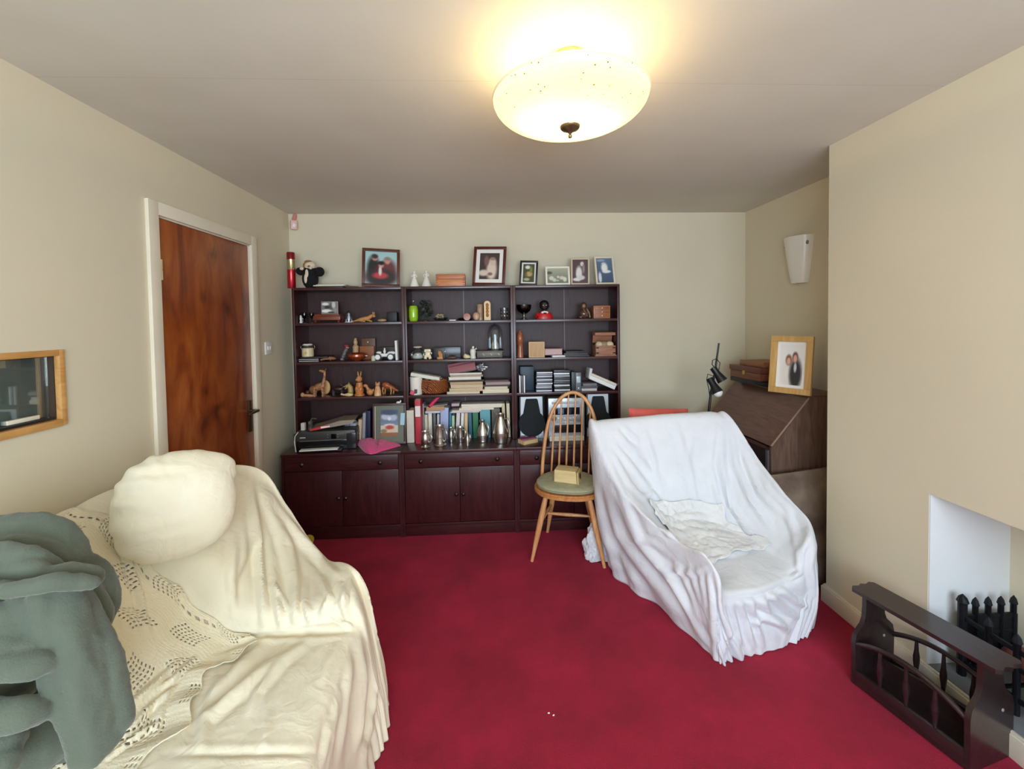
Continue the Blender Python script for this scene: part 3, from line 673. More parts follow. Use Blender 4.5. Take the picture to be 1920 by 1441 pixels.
# ================================================================= DRAPED ARMCHAIR
def cloth_mat(name, c, c2=None, rough=.85, scale=6, weave=420, sheen=.15, bump=.12):
    m = mat(name, c, rough, c2=c2, var=.02, scale=scale, bump=bump, bscale=weave, sheen=sheen)
    N, L = m.node_tree.nodes, m.node_tree.links
    n = N.new('ShaderNodeTexNoise'); n.inputs['Scale'].default_value = 13; n.inputs['Detail'].default_value = 3; n.inputs['Distortion'].default_value = 1.8
    tc = N.new('ShaderNodeTexCoord'); L.new(tc.outputs['Object'], n.inputs['Vector'])
    b2 = N.new('ShaderNodeBump'); b2.inputs['Strength'].default_value = .35; b2.inputs['Distance'].default_value = .012
    L.new(n.outputs['Fac'], b2.inputs['Height'])
    b1 = [x for x in N if x.type == 'BUMP' and x is not b2 and x != b2][0]
    L.new(b2.outputs[0], b1.inputs['Normal'])
    return m
def finish_sheet(Sf, strokes, amp, oseed, hem=None, fine=.004, dirs=(1, 1), smooth_hi=None):
    H = fold_field(Sf, strokes)
    N = normals(Sf)
    if N[..., 2].mean() < 0: N = -N
    nv, nu = Sf.shape[:2]; out = Sf.copy()
    for j in range(nv):
        for i in range(nu):
            p = Sf[j, i]; h = H[j, i]
            # soft crumple: stretched noise along the cloth
            a = mnoise.noise(Vector((i/nu*dirs[0]*9+oseed, j/nv*dirs[1]*3.2, oseed)))
            b = mnoise.noise(Vector((i/nu*dirs[0]*22-oseed, j/nv*dirs[1]*7, 3+oseed)))
            c = mnoise.noise(Vector((p[0]*14+oseed, p[1]*14, p[2]*14)))
            h += amp*(.9*a+.25*b)+fine*c
            if hem is not None: h += hem(i/(nu-1), j/(nv-1))
            out[j, i] = p+N[j, i]*h
    out[..., 2] = np.maximum(out[..., 2], .003)
    return out
white_sheet = cloth_mat('white_sheet', (216, 218, 223), (223, 225, 229))
Zf = lambda px, py: PZ(px, py, .0)
rowsA = [
 [(.72, 2.60, 0), (.66, 2.58, .3), (.62, 2.55, .6), (.66, 2.56, .64), (.8, 2.57, .64), (1.0, 2.58, .64), (1.2, 2.58, .64), (1.38, 2.56, .64), (1.45, 2.55, .6), (1.50, 2.55, .3), (1.52, 2.58, 0)],
 [(.72, 2.54, 0), (.65, 2.53, .42), (.595, 2.50, .80), (.645, 2.50, .835), (.80, 2.51, .85), (.98, 2.52, .862), (1.17, 2.52, .87), (1.34, 2.50, .872), (1.41, 2.49, .84), (1.53, 2.48, .42), (1.56, 2.5, 0)],
 [Zf(1143, 1062), P(1122, 940, 2.45), P(1108, 806, 2.41), P(1127, 796, 2.40), P(1182, 793, 2.41), P(1250, 786, 2.42), P(1312, 783, 2.42), P(1356, 784, 2.41), P(1377, 794, 2.40), (1.58, 2.38, .45), (1.62, 2.4, 0)],
 [Zf(1172, 1097), P(1150, 985, 2.33), P(1137, 890, 2.32), P(1160, 885, 2.29), P(1208, 880, 2.36), P(1270, 875, 2.37), P(1335, 872, 2.37), P(1394, 866, 2.33), P(1424, 866, 2.28), (1.53, 2.25, .33), (1.52, 2.27, 0)],
 [Zf(1234, 1136), P(1198, 1045, 2.14), P(1184, 958, 2.16), P(1210, 962, 2.12), P(1240, 972, 2.27), P(1290, 966, 2.31), P(1352, 975, 2.29), P(1441, 932, 2.16), P(1471, 926, 2.11), P(1500, 1010, 2.13), (1.53, 2.11, 0)],
 [Zf(1312, 1208), P(1275, 1125, 1.92), P(1262, 1024, 1.95), P(1288, 1026, 1.92), P(1312, 1066, 1.98), P(1372, 1034, 2.04), P(1440, 1026, 2.05), P(1497, 982, 2.00), P(1519, 984, 1.96), P(1531, 1080, 1.95), (1.52, 1.97, 0)],
 [Zf(1345, 1238), P(1338, 1155, 1.74), P(1322, 1050, 1.78), P(1343, 1072, 1.74), P(1356, 1108, 1.76), P(1425, 1103, 1.80), P(1491, 1074, 1.87), P(1508, 1032, 1.88), P(1526, 1030, 1.88), P(1533, 1110, 1.87), Zf(1525, 1172)],
 [Zf(1350, 1240), P(1346, 1195, 1.73), P(1345, 1140, 1.735), P(1352, 1150, 1.72), P(1366, 1160, 1.75), P(1432, 1160, 1.79), P(1497, 1130, 1.85), P(1512, 1120, 1.86), P(1525, 1125, 1.865), P(1530, 1145, 1.86), Zf(1518, 1182)],
 [Zf(1353, 1241), Zf(1357, 1241), Zf(1366, 1238), Zf(1385, 1234), Zf(1410, 1228), Zf(1440, 1222), Zf(1468, 1212), Zf(1488, 1203), Zf(1500, 1197), Zf(1508, 1192), Zf(1512, 1188)],
]
SA = grid_surface(rowsA, 250, 230)
foldsA = [
 # back panel, right side: long folds sweeping down into the seat
 ([(1352, 800), (1352, 870), (1372, 950), (1420, 1010)], 6, .016), ([(1373, 800), (1380, 870), (1410, 940), (1455, 1000)], 6, .018), ([(1384, 830), (1425, 920), (1490, 985)], 6, .016),
 ([(1395, 850), (1445, 925), (1500, 975)], 5, .010), ([(1300, 800), (1290, 860), (1302, 930), (1318, 960)], 5, .007), ([(1330, 870), (1345, 930), (1380, 985)], 5, .010),
 ([(1360, 930), (1400, 990), (1470, 1050)], 5, .012), ([(1345, 790), (1335, 830), (1330, 880)], 7, .008),
 # back panel, left side: drag lines from the corner
 ([(1135, 800), (1190, 850), (1245, 915)], 6, .011), ([(1140, 815), (1190, 880), (1240, 950)], 5, .010), ([(1150, 800), (1175, 830), (1215, 855)], 5, .009), ([(1165, 797), (1200, 830)], 4, .007),
 ([(1205, 800), (1225, 860), (1232, 900)], 5, .009), ([(1265, 790), (1280, 840), (1290, 880)], 6, .008), ([(1150, 850), (1180, 905), (1220, 950)], 4, .009),
 # left arm and the outside
 ([(1118, 820), (1130, 900), (1160, 1000), (1215, 1080), (1290, 1170)], 8, .022), ([(1128, 830), (1150, 920), (1190, 1010), (1260, 1090), (1325, 1180)], 7, .018), ([(1140, 860), (1175, 950), (1200, 1010), (1245, 1030)], 6, .016),
 ([(1112, 830), (1120, 920), (1140, 1010), (1190, 1080), (1250, 1140)], 7, .016), ([(1115, 900), (1128, 980), (1150, 1050), (1185, 1090)], 6, .013), ([(1205, 1020), (1240, 1060), (1290, 1075), (1330, 1065)], 6, .014),
 ([(1230, 1040), (1270, 1100), (1305, 1170), (1335, 1220)], 6, .016), ([(1262, 1045), (1295, 1110), (1320, 1180)], 5, .014), ([(1288, 1055), (1308, 1110), (1330, 1190)], 5, .012), ([(1310, 1065), (1322, 1120), (1338, 1200)], 5, .012), ([(1326, 1070), (1335, 1130), (1344, 1215)], 5, .012),
 # crumpled patch at the back of the seat
 ([(1195, 930), (1222, 925), (1240, 945)], 5, .012), ([(1215, 945), (1240, 975), (1265, 985)], 5, .014), ([(1225, 965), (1255, 1000), (1290, 1010)], 5, .013), ([(1250, 975), (1290, 968), (1340, 972)], 5, .010), ([(1255, 985), (1300, 982), (1370, 998)], 5, .010), ([(1270, 1000), (1320, 1000), (1400, 1012)], 5, .007), ([(1300, 1035), (1370, 1040), (1430, 1020)], 4, .006),
 # seat front roll and gathered skirt
 ([(1352, 1122), (1425, 1116), (1495, 1085)], 6, -.010), ([(1350, 1128), (1365, 1180), (1352, 1232)], 5, .016), ([(1368, 1130), (1380, 1180), (1388, 1228)], 5, .015), ([(1385, 1125), (1400, 1170), (1412, 1222)], 5, .014), ([(1405, 1120), (1412, 1150), (1432, 1215)], 5, .015),
 ([(1425, 1115), (1440, 1150), (1470, 1175)], 6, .018), ([(1440, 1110), (1470, 1140), (1500, 1160)], 5, .015), ([(1405, 1168), (1430, 1158), (1462, 1168), (1478, 1185)], 6, .022), ([(1460, 1100), (1490, 1125), (1520, 1140)], 5, .014), ([(1480, 1085), (1505, 1070)], 4, .010),
 # right front corner
 ([(1520, 1000), (1500, 1040), (1495, 1080)], 6, .012), ([(1525, 1010), (1518, 1060), (1528, 1120)], 6, .012), ([(1470, 940), (1490, 1000), (1500, 1050)], 6, .010),
]
def hemA(u, v):
    k = 0
    if v > .86: k += (v-.86)/.14*.026*mnoise.noise(Vector((u*21, 0, 4)))
    if u < .10: k += (.10-u)/.10*.03*mnoise.noise(Vector((v*17, 2, 7)))
    if u > .92: k += (u-.92)/.08*.02*mnoise.noise(Vector((v*15, 5, 1)))
    return k
SA = finish_sheet(SA, foldsA, .0045, 2.3, hemA, fine=.002)
e = empty('armchair', 'armchair draped to the floor in a white dust sheet', 'armchair', (1.1, 2.15, 0))
bm = sheet_bm(SA-np.array([1.1, 2.15, 0]))
o = part(e, 'dust_sheet', bm, white_sheet)
o.modifiers.new('thick', 'SOLIDIFY').thickness = .004
# crumpled lace edged cloth on the seat
_N = normals(SA); _N = -_N if _N[..., 2].mean() < 0 else _N
def sampA(A, v, u):
    a = v*(A.shape[0]-1); b = u*(A.shape[1]-1); i = np.minimum(a.astype(int), A.shape[0]-2); j = np.minimum(b.astype(int), A.shape[1]-2)
    fa, fb_ = (a-i)[..., None], (b-j)[..., None]
    return (A[i, j]*(1-fa)+A[i+1, j]*fa)*(1-fb_)+(A[i, j+1]*(1-fa)+A[i+1, j+1]*fa)*fb_
gu, gv = np.meshgrid(np.linspace(0, 1, 130), np.linspace(0, 1, 90))
uu = .365+.25*gu+.003*np.sin(gv*21)*(1-gu)+.004*np.sin(gv*17)*gu; vv = .455+.185*gv+.003*np.sin(gu*31)*gv-.012*gv*gu-.004*np.sin(gu*11)*(1-gv)
LC = sampA(SA, vv, uu); LN = sampA(_N, vv, uu)
for j in range(LC.shape[0]):
    for i in range(LC.shape[1]):
        p = LC[j, i]; k = .35+.9*(1-gu[j, i])
        h_ = .008+k*(.010*(.5-abs(mnoise.noise(Vector((p[0]*17, p[1]*17, p[2]*17)))))*1.6+.006*mnoise.noise(Vector((p[0]*44, p[1]*44, p[2]*44))))+.003*max(0, abs(gv[j, i]-.5)-.44)*8*abs(math.sin(i*.5))
        LC[j, i] = p+LN[j, i]*max(.005, h_)
lo_ = solo('seat_cloth', 'crumpled white lacy cloth spread over the seat of the draped armchair', 'cloth', sheet_bm(LC-np.array([1.1, 2.1, .4])), cloth_mat('lacy_white', (218, 217, 216), (228, 227, 226), scale=9, weave=160, bump=.5), (1.1, 2.1, .4))
lo_.modifiers.new('thick', 'SOLIDIFY').thickness = .003
# slack end of the sheet lying on the carpet behind the chair's left leg
def crumple(c, r, seed, n=28, flat=.35, amp=.35, fr=2.2):
    bm = bmesh.new(); bmesh.ops.create_icosphere(bm, subdivisions=5, radius=1)
    for v in bm.verts:
        d = v.co.normalized(); q = Vector((d.x*fr+seed, d.y*fr, d.z*fr))
        k = 1+amp*(mnoise.noise(q)+.5*(.5-abs(mnoise.noise(q*2.3)))+.25*mnoise.noise(q*5))
        v.co = Vector((d.x*r[0]*k, d.y*r[1]*k, d.z*r[2]*k))
        v.co.z = max(v.co.z, -r[2]*flat)
        v.co += Vector(c)
    return bm
part(e, 'sheet_end', crumple((.66-1.1, 2.585-2.15, .055), (.075, .06, .145), 4.2, amp=.4), white_sheet)

# ================================================================= SOFA
cream_sheet = cloth_mat('cream_sheet', (228, 218, 190), (235, 226, 202), scale=5)
def reg(y, s=0):  # one rib of the cover across the sofa at length y
    return [(-1.49, y, .45), (-1.46, y, .80), (-1.31, y, .838), (-1.10, y, .63), (-.925, y, .44), (-.70, y, .432), (-.468, y, .418), (-.435, y, .20), (-.412, y, .003)]
cols = [reg(-.1), reg(.35), reg(.75), reg(1.05), reg(1.28),
 [(-1.49, 1.46, .45), (-1.46, 1.46, .81), (-1.31, 1.46, .84), (-1.10, 1.44, .635), P(430, 1192, 1.455), P(545, 1190, 1.46), P(664, 1181, 1.458), (-.428, 1.44, .20), (-.398, 1.42, .003)],
 [(-1.49, 1.62, .45), (-1.46, 1.64, .82), (-1.30, 1.62, .845), P(430, 1050, 1.54), P(448, 1110, 1.525), P(560, 1135, 1.515), P(667, 1130, 1.50), (-.42, 1.49, .20), (-.392, 1.47, .003)],
 [(-1.49, 1.86, .45), (-1.46, 1.88, .80), (-1.28, 1.92, .83), P(475, 900, 1.93), P(530, 965, 1.90), P(598, 1050, 1.82), P(662, 1080, 1.62), (-.415, 1.53, .20), (-.392, 1.51, .003)],
 [(-1.49, 1.97, .45), (-1.46, 1.99, .74), (-1.32, 2.0, .79), P(487, 893, 1.99), P(545, 962, 1.96), P(612, 1050, 1.86), P(681, 1089, 1.61), (-.418, 1.57, .20), (-.40, 1.56, .003)],
 [(-1.49, 2.02, .3), (-1.46, 2.04, .4), (-1.34, 2.05, .42), (-1.08, 2.06, .40), (-.88, 2.05, .33), (-.64, 1.96, .25), P(692, 1165, 1.60), (-.42, 1.61, .18), (-.41, 1.60, .003)],
 [(-1.49, 2.03, 0), (-1.46, 2.05, 0), (-1.34, 2.065, 0), (-1.08, 2.08, 0), (-.86, 2.07, 0), (-.60, 1.98, 0), (-.45, 1.72, .003), (-.43, 1.65, .003), (-.42, 1.64, .003)],
]
rowsS = [[c[k] for c in cols] for k in range(9)]
SS0 = grid_surface(rowsS, 460, 280)
foldsS = [
 # folds falling from the sofa back over the arm
 ([(470, 900), (480, 1000), (490, 1100), (497, 1185)], 7, .020), ([(480, 900), (520, 1000), (548, 1100), (560, 1180)], 6, .012), ([(490, 905), (540, 1020), (556, 1100), (552, 1175)], 8, .020), ([(500, 920), (555, 1000), (610, 1060), (640, 1085)], 7, .016),
 ([(440, 1000), (432, 1090), (440, 1160)], 7, .012), ([(510, 1060), (520, 1130), (532, 1185)], 6, .014), ([(575, 1080), (570, 1130), (590, 1180)], 6, .014), ([(600, 1075), (618, 1120), (600, 1160)], 5, .014), ([(640, 1090), (645, 1130), (655, 1178)], 6, .014), ([(620, 1150), (640, 1165), (660, 1180)], 4, .010),
 ([(655, 1085), (648, 1120), (635, 1140)], 5, .010), ([(500, 1090), (530, 1120), (545, 1150)], 5, .009),
 # seat: drag lines from the arm corner forwards
 ([(560, 1200), (490, 1260), (430, 1310), (385, 1350), (372, 1415)], 9, .017), ([(590, 1195), (530, 1240), (480, 1300), (465, 1350)], 7, .013), ([(510, 1195), (440, 1260), (395, 1310)], 7, .012), ([(430, 1240), (400, 1300), (375, 1360)], 8, .010), ([(640, 1195), (615, 1245), (600, 1290)], 8, .006),
 ([(505, 1290), (500, 1370), (490, 1420)], 8, .007), ([(300, 1416), (480, 1414), (600, 1412)], 7, -.006), ([(330, 1260), (300, 1330), (290, 1390)], 7, .010), 
 ([(425, 1194), (500, 1192), (585, 1189), (668, 1182)], 6, -.016),
 # front skirt
 ([(672, 1195), (678, 1260), (672, 1340), (662, 1441)], 7, .020), ([(685, 1200), (698, 1280), (690, 1360), (672, 1441)], 6, .018), ([(660, 1230), (645, 1330), (630, 1441)], 6, .012), ([(640, 1290), (622, 1370), (612, 1441)], 6, .012), ([(618, 1340), (600, 1441)], 5, .010),
]
def hemS(u, v):
    k = 0
    if v > .80: k += (v-.80)/.20*.018*mnoise.noise(Vector((u*34, 0, 4)))
    if u > .92: k += (u-.92)/.08*.007*mnoise.noise(Vector((v*12, 5, 1)))
    return k
SS = finish_sheet(SS0, foldsS, .0035, 5.1, hemS, fine=.002)
SS[..., 0] = np.maximum(SS[..., 0], XL+.008)
e = empty('sofa', 'sofa along the left wall covered by a cream dust sheet', 'sofa', (-1.0, 1.0, 0))
o = part(e, 'dust_sheet', sheet_bm(SS-np.array([-1.0, 1.0, 0])), cream_sheet)
o.modifiers.new('thick', 'SOLIDIFY').thickness = .004
part(e, 'back_frame', [('b', (-.475, .13, .43), (.05, 1.5, .72), .03)], mat('plum_upholstery', (52, 34, 44), .85, bump=.2, bscale=200), 'dark plum upholstery')

# ---- crocheted throw over the sofa back (follows the cover, lies a finger above it)
nU, nV = 300, 240
N0 = normals(SS0);  N0 = -N0 if N0[..., 2].mean() < 0 else N0
ub = np.linspace(.165, .505, 190); vb = np.linspace(.10, .555, 230)
def sample(A, v, u):
    a = v*(A.shape[0]-1); b = u*(A.shape[1]-1); i = np.minimum(a.astype(int), A.shape[0]-2); j = np.minimum(b.astype(int), A.shape[1]-2)
    fa, fb = (a-i)[..., None], (b-j)[..., None]
    return (A[i, j]*(1-fa)+A[i+1, j]*fa)*(1-fb)+(A[i, j+1]*(1-fa)+A[i+1, j+1]*fa)*fb
VV, UU = np.meshgrid(vb, ub, indexing='ij')
# wavy lower edge and slightly skewed right edge
fu = (UU-.165)/.34; fv = (VV-.10)/.455
VV = VV+fv*(.014*np.sin(fu*17)+.006*np.sin(fu*43+1)); UU = UU+fu*(.006*np.sin(fv*40)+.012*fv)
C = sample(SS, VV, UU); CN = sample(N0, VV, UU)
foldsC = [([(170, 975), (215, 1010), (235, 1050), (255, 1120), (272, 1160)], 5, .012), ([(225, 950), (222, 985), (232, 1005)], 5, .010), ([(240, 1080), (262, 1150), (275, 1200)], 5, .009), ([(300, 1050), (325, 1090), (345, 1130)], 6, .010), ([(340, 1240), (300, 1275), (260, 1310), (200, 1360)], 6, .016), ([(365, 1235), (320, 1280), (270, 1310)], 5, .014), ([(330, 1290), (270, 1340), (215, 1400)], 5, .012), ([(300, 1360), (250, 1390), (190, 1435)], 4, .012)]
HC = fold_field(C, foldsC)
off = .009+HC
for j in range(C.shape[0]):
    for i in range(C.shape[1]):
        n = mnoise.noise(Vector((i*.06, j*.05, 9)))
        edge = .012*max(0, (fv[j, i]-.88)/.12)*(.6+mnoise.noise(Vector((fu[j, i]*14, 3, fv[j, i]*3))))
        C[j, i] += CN[j, i]*(off[j, i]+.0035*n+edge)+CN[j, i]*.0006*math.sin(i*PI/1.5)
C[..., 0] = np.maximum(C[..., 0], XL+.014)
def keepC(i, j):
    pu, pv = i//24, j//27
    if (pu+pv) % 2 == 0 and 3 <= i % 24 < 21 and 3 <= j % 27 < 24:
        return not (i % 3 > 0 and j % 3 == 1)
    if 176 <= i <= 178 and j % 6 in (1, 2, 3): return False
    return True
throw_m = cloth_mat('crochet_cotton', (228, 217, 186), (235, 225, 198), weave=260, bump=.4)
co = solo('crochet_throw', 'cream crocheted throw hanging over the sofa back, openwork squares', 'throw blanket', sheet_bm(C-np.array([-1.2, 1.2, .6]), keepC), throw_m, (-1.2, 1.2, .6))
co.modifiers.new('thick', 'SOLIDIFY').thickness = .0025

# ---- round cream pillow on the sofa corner
def pillow_bm():
    bm = bmesh.new(); bmesh.ops.create_icosphere(bm, subdivisions=6, radius=1)
    for v in bm.verts:
        d = v.co.normalized()
        # squarish outline with rounded corners in the x-z face, thick in y
        p = 2.35
        k = (abs(d.x)**p+abs(d.z)**p+abs(d.y)**2.1)**(-1/p) if d.length else 1
        q = Vector((d.x*k*.172, d.y*k*.105, d.z*k*.178))
        rim = math.hypot(q.x/.172, q.z/.178)
        ang = math.atan2(q.z, q.x)
        # seam gathers towards the left edge and lower rim
        g = .010*mnoise.noise(Vector((math.cos(ang)*5, math.sin(ang)*5, 2)))*max(0, rim-.45)*(1.4 if q.x < 0 else .7)
        w = .007*mnoise.noise(Vector((q.x*7+3, q.y*7, q.z*7)))+.007*max(0, .55-q.x/.172)*mnoise.noise(Vector((q.x*7, q.y*9, q.z*30)))+.002*(.5-abs(mnoise.noise(Vector((q.x*22, q.y*22, q.z*22+5)))))
        q += d*(g+w)
        c = max(0, q.x/.172+q.z/.178-1.28)          # the pointed upper right corner
        q.x += c*.10; q.z += c*.03; q.y *= 1-min(.75, c*.9)
        v.co = q
    bmesh.ops.recalc_face_normals(bm, faces=bm.faces); return bm
pc = P(333, 944, 1.50)
solo('pillow', 'plump round cream pillow propped on the far corner of the sofa back', 'pillow', pillow_bm(), cloth_mat('cream_pillowcase', (232, 222, 194), (238, 230, 206), scale=7), pc, rot=(-.30, .10, .62))

# ---- grey green fleece blanket heaped on the sofa
def fleece():
    bm = bmesh.new()
    def tube(pl, r, fl=1.0):
        pts = [Vector(P(*q)) for q in pl]
        arr = catmull(np.array([list(p) for p in pts]), max(12, len(pts)*6))
        n = len(arr); rs = [r*(.72+.28*math.sin(PI*min(1, max(0, (i+.5)/n)))) for i in range(n)]
        add_tube(bm, [tuple(a) for a in arr], rs, 12)
        for k in (0, -1): add_ell(bm, tuple(arr[k]), (rs[k],)*3, (0, 0, 0), 10)
    add_ell(bm, (-1.20, 1.07, .70), (.20, .13, .27)); add_ell(bm, (-1.22, .95, .62), (.20, .16, .20)); add_ell(bm, (-1.26, .95, .80), (.17, .17, .22)); add_ell(bm, (-1.02, 1.03, .62), (.10, .10, .18))
    tube([(-70, 1004, .98), (20, 994, 1.0), (85, 1002, 1.02), (122, 1028, 1.02), (140, 1062, 1.0)], .040)
    tube([(-70, 1040, .90), (10, 1036, .90), (60, 1044, .91), (105, 1066, .93)], .021)
    tube([(-70, 1018, .97), (20, 1020, .97), (80, 1030, .98), (112, 1050, .98)], .026)
    tube([(-70, 1074, .87), (20, 1068, .88), (70, 1070, .89), (96, 1084, .91)], .016)
    tube([(-70, 1108, .83), (30, 1104, .83), (100, 1093, .85), (172, 1092, .89)], .0155)
    tube([(90, 1078, .90), (130, 1075, .91), (175, 1082, .92)], .020)
    tube([(140, 1045, 1.02), (178, 1085, 1.02), (190, 1130, 1.02), (184, 1170, 1.0)], .034)
    tube([(155, 1100, .98), (180, 1150, .97), (178, 1185, .96)], .030)
    # hanging panel
    for k, (xa, xb, xc, yb_, yy) in enumerate(((78, 108, 150, 1418, .86), (92, 128, 165, 1428, .865), (110, 150, 178, 1418, .875), (128, 172, 195, 1400, .885), (142, 196, 214, 1378, .90), (150, 208, 226, 1352, .92))):
        dd = .012 if k in (1, 4) else (-.008 if k in (2, 5) else 0)
        tube([(xa, 1115, yy+.01), ((xa+xb)/2, 1180, yy+dd), (xb, 1270, yy-.01+dd), (xc, yb_, yy-.02+dd*.6)], .021 if k in (1, 4) else .026)
    # rolls on the left
    for yv, xr, r, yy in ((1150, 66, .022, .855), (1180, 76, .020, .84), (1212, 86, .019, .82), (1246, 92, .021, .80), (1290, 50, .022, .86), (1336, 76, .026, .79), (1385, 34, .024, .80), (1430, 18, .026, .78)):
        tube([(-80, yv-2, yy), (0, yv+3, yy), (xr*.6, yv+2, yy+.01), (xr, yv-3, yy+.03)], r)
    tube([(35, 1120, .87), (60, 1150, .86), (80, 1170, .86)], .016)
    add_ell(bm, tuple(P(60, 1250, 1.0)), (.14, .09, .22))
    for q in (P(40, 1370, .92), P(0, 1400, .95)): add_ell(bm, tuple(q), (.10, .09, .10))
    o = link('fleece_raw', bm, mat('fleece', (84, 98, 88), .95))
    m = o.modifiers.new('r', 'REMESH'); m.mode = 'VOXEL'; m.voxel_size = .006
    s = o.modifiers.new('s', 'SMOOTH'); s.factor = .5; s.iterations = 2
    dg = bpy.context.evaluated_depsgraph_get(); me = bpy.data.meshes.new_from_object(o.evaluated_get(dg))
    bpy.data.objects.remove(o)
    bm = bmesh.new(); bm.from_mesh(me); bpy.data.meshes.remove(me); bm.normal_update()
    for v in bm.verts:
        p = v.co
        v.co = p+v.normal*(.008*mnoise.noise(p*11)+.006*(.5-abs(mnoise.noise(Vector((p.x*26, p.y*26, p.z*12)))))+.0014*mnoise.noise(p*90))
        if v.co.z < .437 and v.co.x > -1.0: v.co.z = .437
        v.co.x = max(v.co.x, XL+.01)
    return bm
bmf = fleece(); c0 = Vector((-1.05, .9, .45))
for v in bmf.verts: v.co -= c0
solo('fleece_blanket', 'grey green fleece blanket heaped on the near end of the sofa', 'blanket', bmf, mat('grey_green_fleece', (88, 95, 81), .95, var=.08, scale=9, bump=.4, bscale=240, sheen=.25), c0)
# ================================================================= THINGS ON THE BOOKCASE
ZT, Z1, Z2, Z3, ZB = UZ1+.0005, SH[0]+.0005, SH[1]+.0005, SH[2]+.0005, BZ+.0005
YS = 3.215
white_c = mat('white_card', (238, 234, 226), .7)
cream_p = mat('cream_paper', (226, 216, 194), .8, var=.06, scale=30, stretch=(1, 1, 12))
cer = mat('white_ceramic', (240, 236, 224), .22)
pewter = mat('pewter', (200, 194, 184), .3, 1.0, bump=.05, bscale=30)
gl = glass('clear_glass')
fig = wood('carved_light_wood', (176, 112, 60), (214, 156, 96), .5, 'z', 3)
figd = wood('carved_dark_wood', (74, 40, 26), (104, 62, 40), .4, 'z', 3)
blkp = mat('black_gloss', (14, 14, 15), .25)

# ---- top of the bookcase
x, w, h = S(553, 567, 473, ZT, 3.20)
r = w/2
redm = mat('red_metallic', (176, 14, 34), .28, .55, coat=.5)
comp('thermos_flask', 'tall red metal flask with a silver band on top of the bookcase', 'flask', (x, 3.20, ZT), [
    ('body', [('l', [(r*.92, 0), (r, .004), (r, h*.52)], (0, 0, 0), 28)], redm),
    ('band', [('l', [(r*.985, h*.52), (r*.97, h*.53), (r*.97, h*.79), (r*.985, h*.80)], (0, 0, 0), 28)], mat('champagne_metal', (196, 190, 150), .2, 1.0)),
    ('cup', [('l', [(r, h*.80), (r*1.0, h*.97), (r*.93, h), (.002, h)], (0, 0, 0), 28)], mat('dark_red_metallic', (140, 12, 28), .3, .5, coat=.4))])
x, w, h = S(577, 610, 489, ZT, 3.25)
plb = mat('black_plush', (16, 15, 16), .95, bump=.5, bscale=120); plw = mat('cream_plush', (226, 210, 184), .95, bump=.4, bscale=120); plt = mat('tan_plush', (150, 104, 60), .95, bump=.5, bscale=90)
comp('soft_toy', 'black soft toy with cream patches and a tan tuft on the bookcase top', 'soft toy', (x, 3.25, ZT), [
    ('body', [('e', (0, 0, .075), (.058, .05, .080)), ('e', (0, 0, .13), (.050, .045, .042))], plb),
    ('arm', [('e', (-.066, -.012, .128), (.034, .026, .028), (0, .5, 0))], plb), ('arm', [('e', (.070, -.005, .125), (.036, .026, .036), (0, -.5, 0))], plb),
    ('head', [('e', (.005, -.012, .168), (.040, .036, .034))], plw), ('tuft', [('e', (-.006, -.014, .196), (.028, .026, .014)), ('e', (-.028, -.02, .170), (.014, .016, .022))], plt),
    ('patch', [('e', (-.046, -.035, .146), (.015, .010, .012)), ('e', (.022, -.046, .150), (.012, .010, .012)), ('e', (-.006, -.047, .108), (.012, .008, .032)), ('e', (-.014, -.051, .070), (.011, .006, .034))], plw),
    ('nose', [('e', (.012, -.050, .160), (.010, .008, .008))], plt)])
x, w, h = S(598, 658, 526, ZT, 3.20)
solo('black_folder', 'black folder lying on the bookcase top under cream papers', 'folder', [('b', (0, 0, .006), (.19, .11, .012), .002)], blk, (x-.005, 3.235, ZT), rz=.1)
solo('paper_stack', 'thin stack of cream papers on the black folder', 'paper', [('b', (0, 0, .004), (.22, .12, .008), .001), ('b', (.01, .004, .010), (.21, .115, .004), .001, (0, 0, .06))], cream_p, (x, 3.235, ZT+.0125), rz=-.03)
x2, w2, h2 = S(655, 681, 531, ZT, 3.24)
solo('brown_booklet', 'thin brown booklet beside the cream papers, left of the photo frame', 'book', [('b', (0, 0, .006), (.085, .13, .012), .001, (0, .04, 0))], mat('brown_leatherette', (92, 58, 46), .6), (x2-.003, 3.265, ZT+.001), rz=.25)

def frame_at(px, label, y, fm, fw, mount, bg, shapes, lean=.16, **k):
    """px: left x, right x, top y at the centre line; stands on the bookcase top"""
    x0, x1, yt, rz, roll = px
    x, w, _ = S(x0, x1, yt, ZT, y)
    h = (P((x0+x1)/2, yt, y+.03).z-ZT)/math.cos(lean)
    return picture(label, (x, y, ZT+.002), w/math.cos(rz), h, rz, lean, fm, fw, mount, bg, shapes, roll=roll, **k)
brf = wood('brown_frame_wood', (76, 34, 22), (104, 50, 32), .4, 'z', 2)
skin = (206, 150, 130)
frame_at((687, 752, 467, .22, .03), 'brown framed colour photo of three seated people on the bookcase top', 3.20, brf, .022, 0, lambda v: (188-20*v, 206, 204),
         [(.26, .45, .20, .40, (44, 42, 44)), (.72, .42, .26, .34, (112, 62, 66)), (.50, .20, .52, .26, (58, 50, 50)), (.44, .42, .14, .20, (90, 40, 50)), (.48, .26, .24, .10, (196, 70, 72)), (.30, .80, .09, .09, skin), (.30, .85, .10, .07, (70, 56, 50)), (.50, .58, .08, .09, skin), (.50, .65, .10, .06, (40, 32, 32)), (.70, .72, .09, .10, skin), (.70, .79, .10, .06, (150, 130, 124)), (.47, .40, .05, .14, (236, 220, 216))])
x, w, h = S(770, 790, 508, ZT, 3.20)
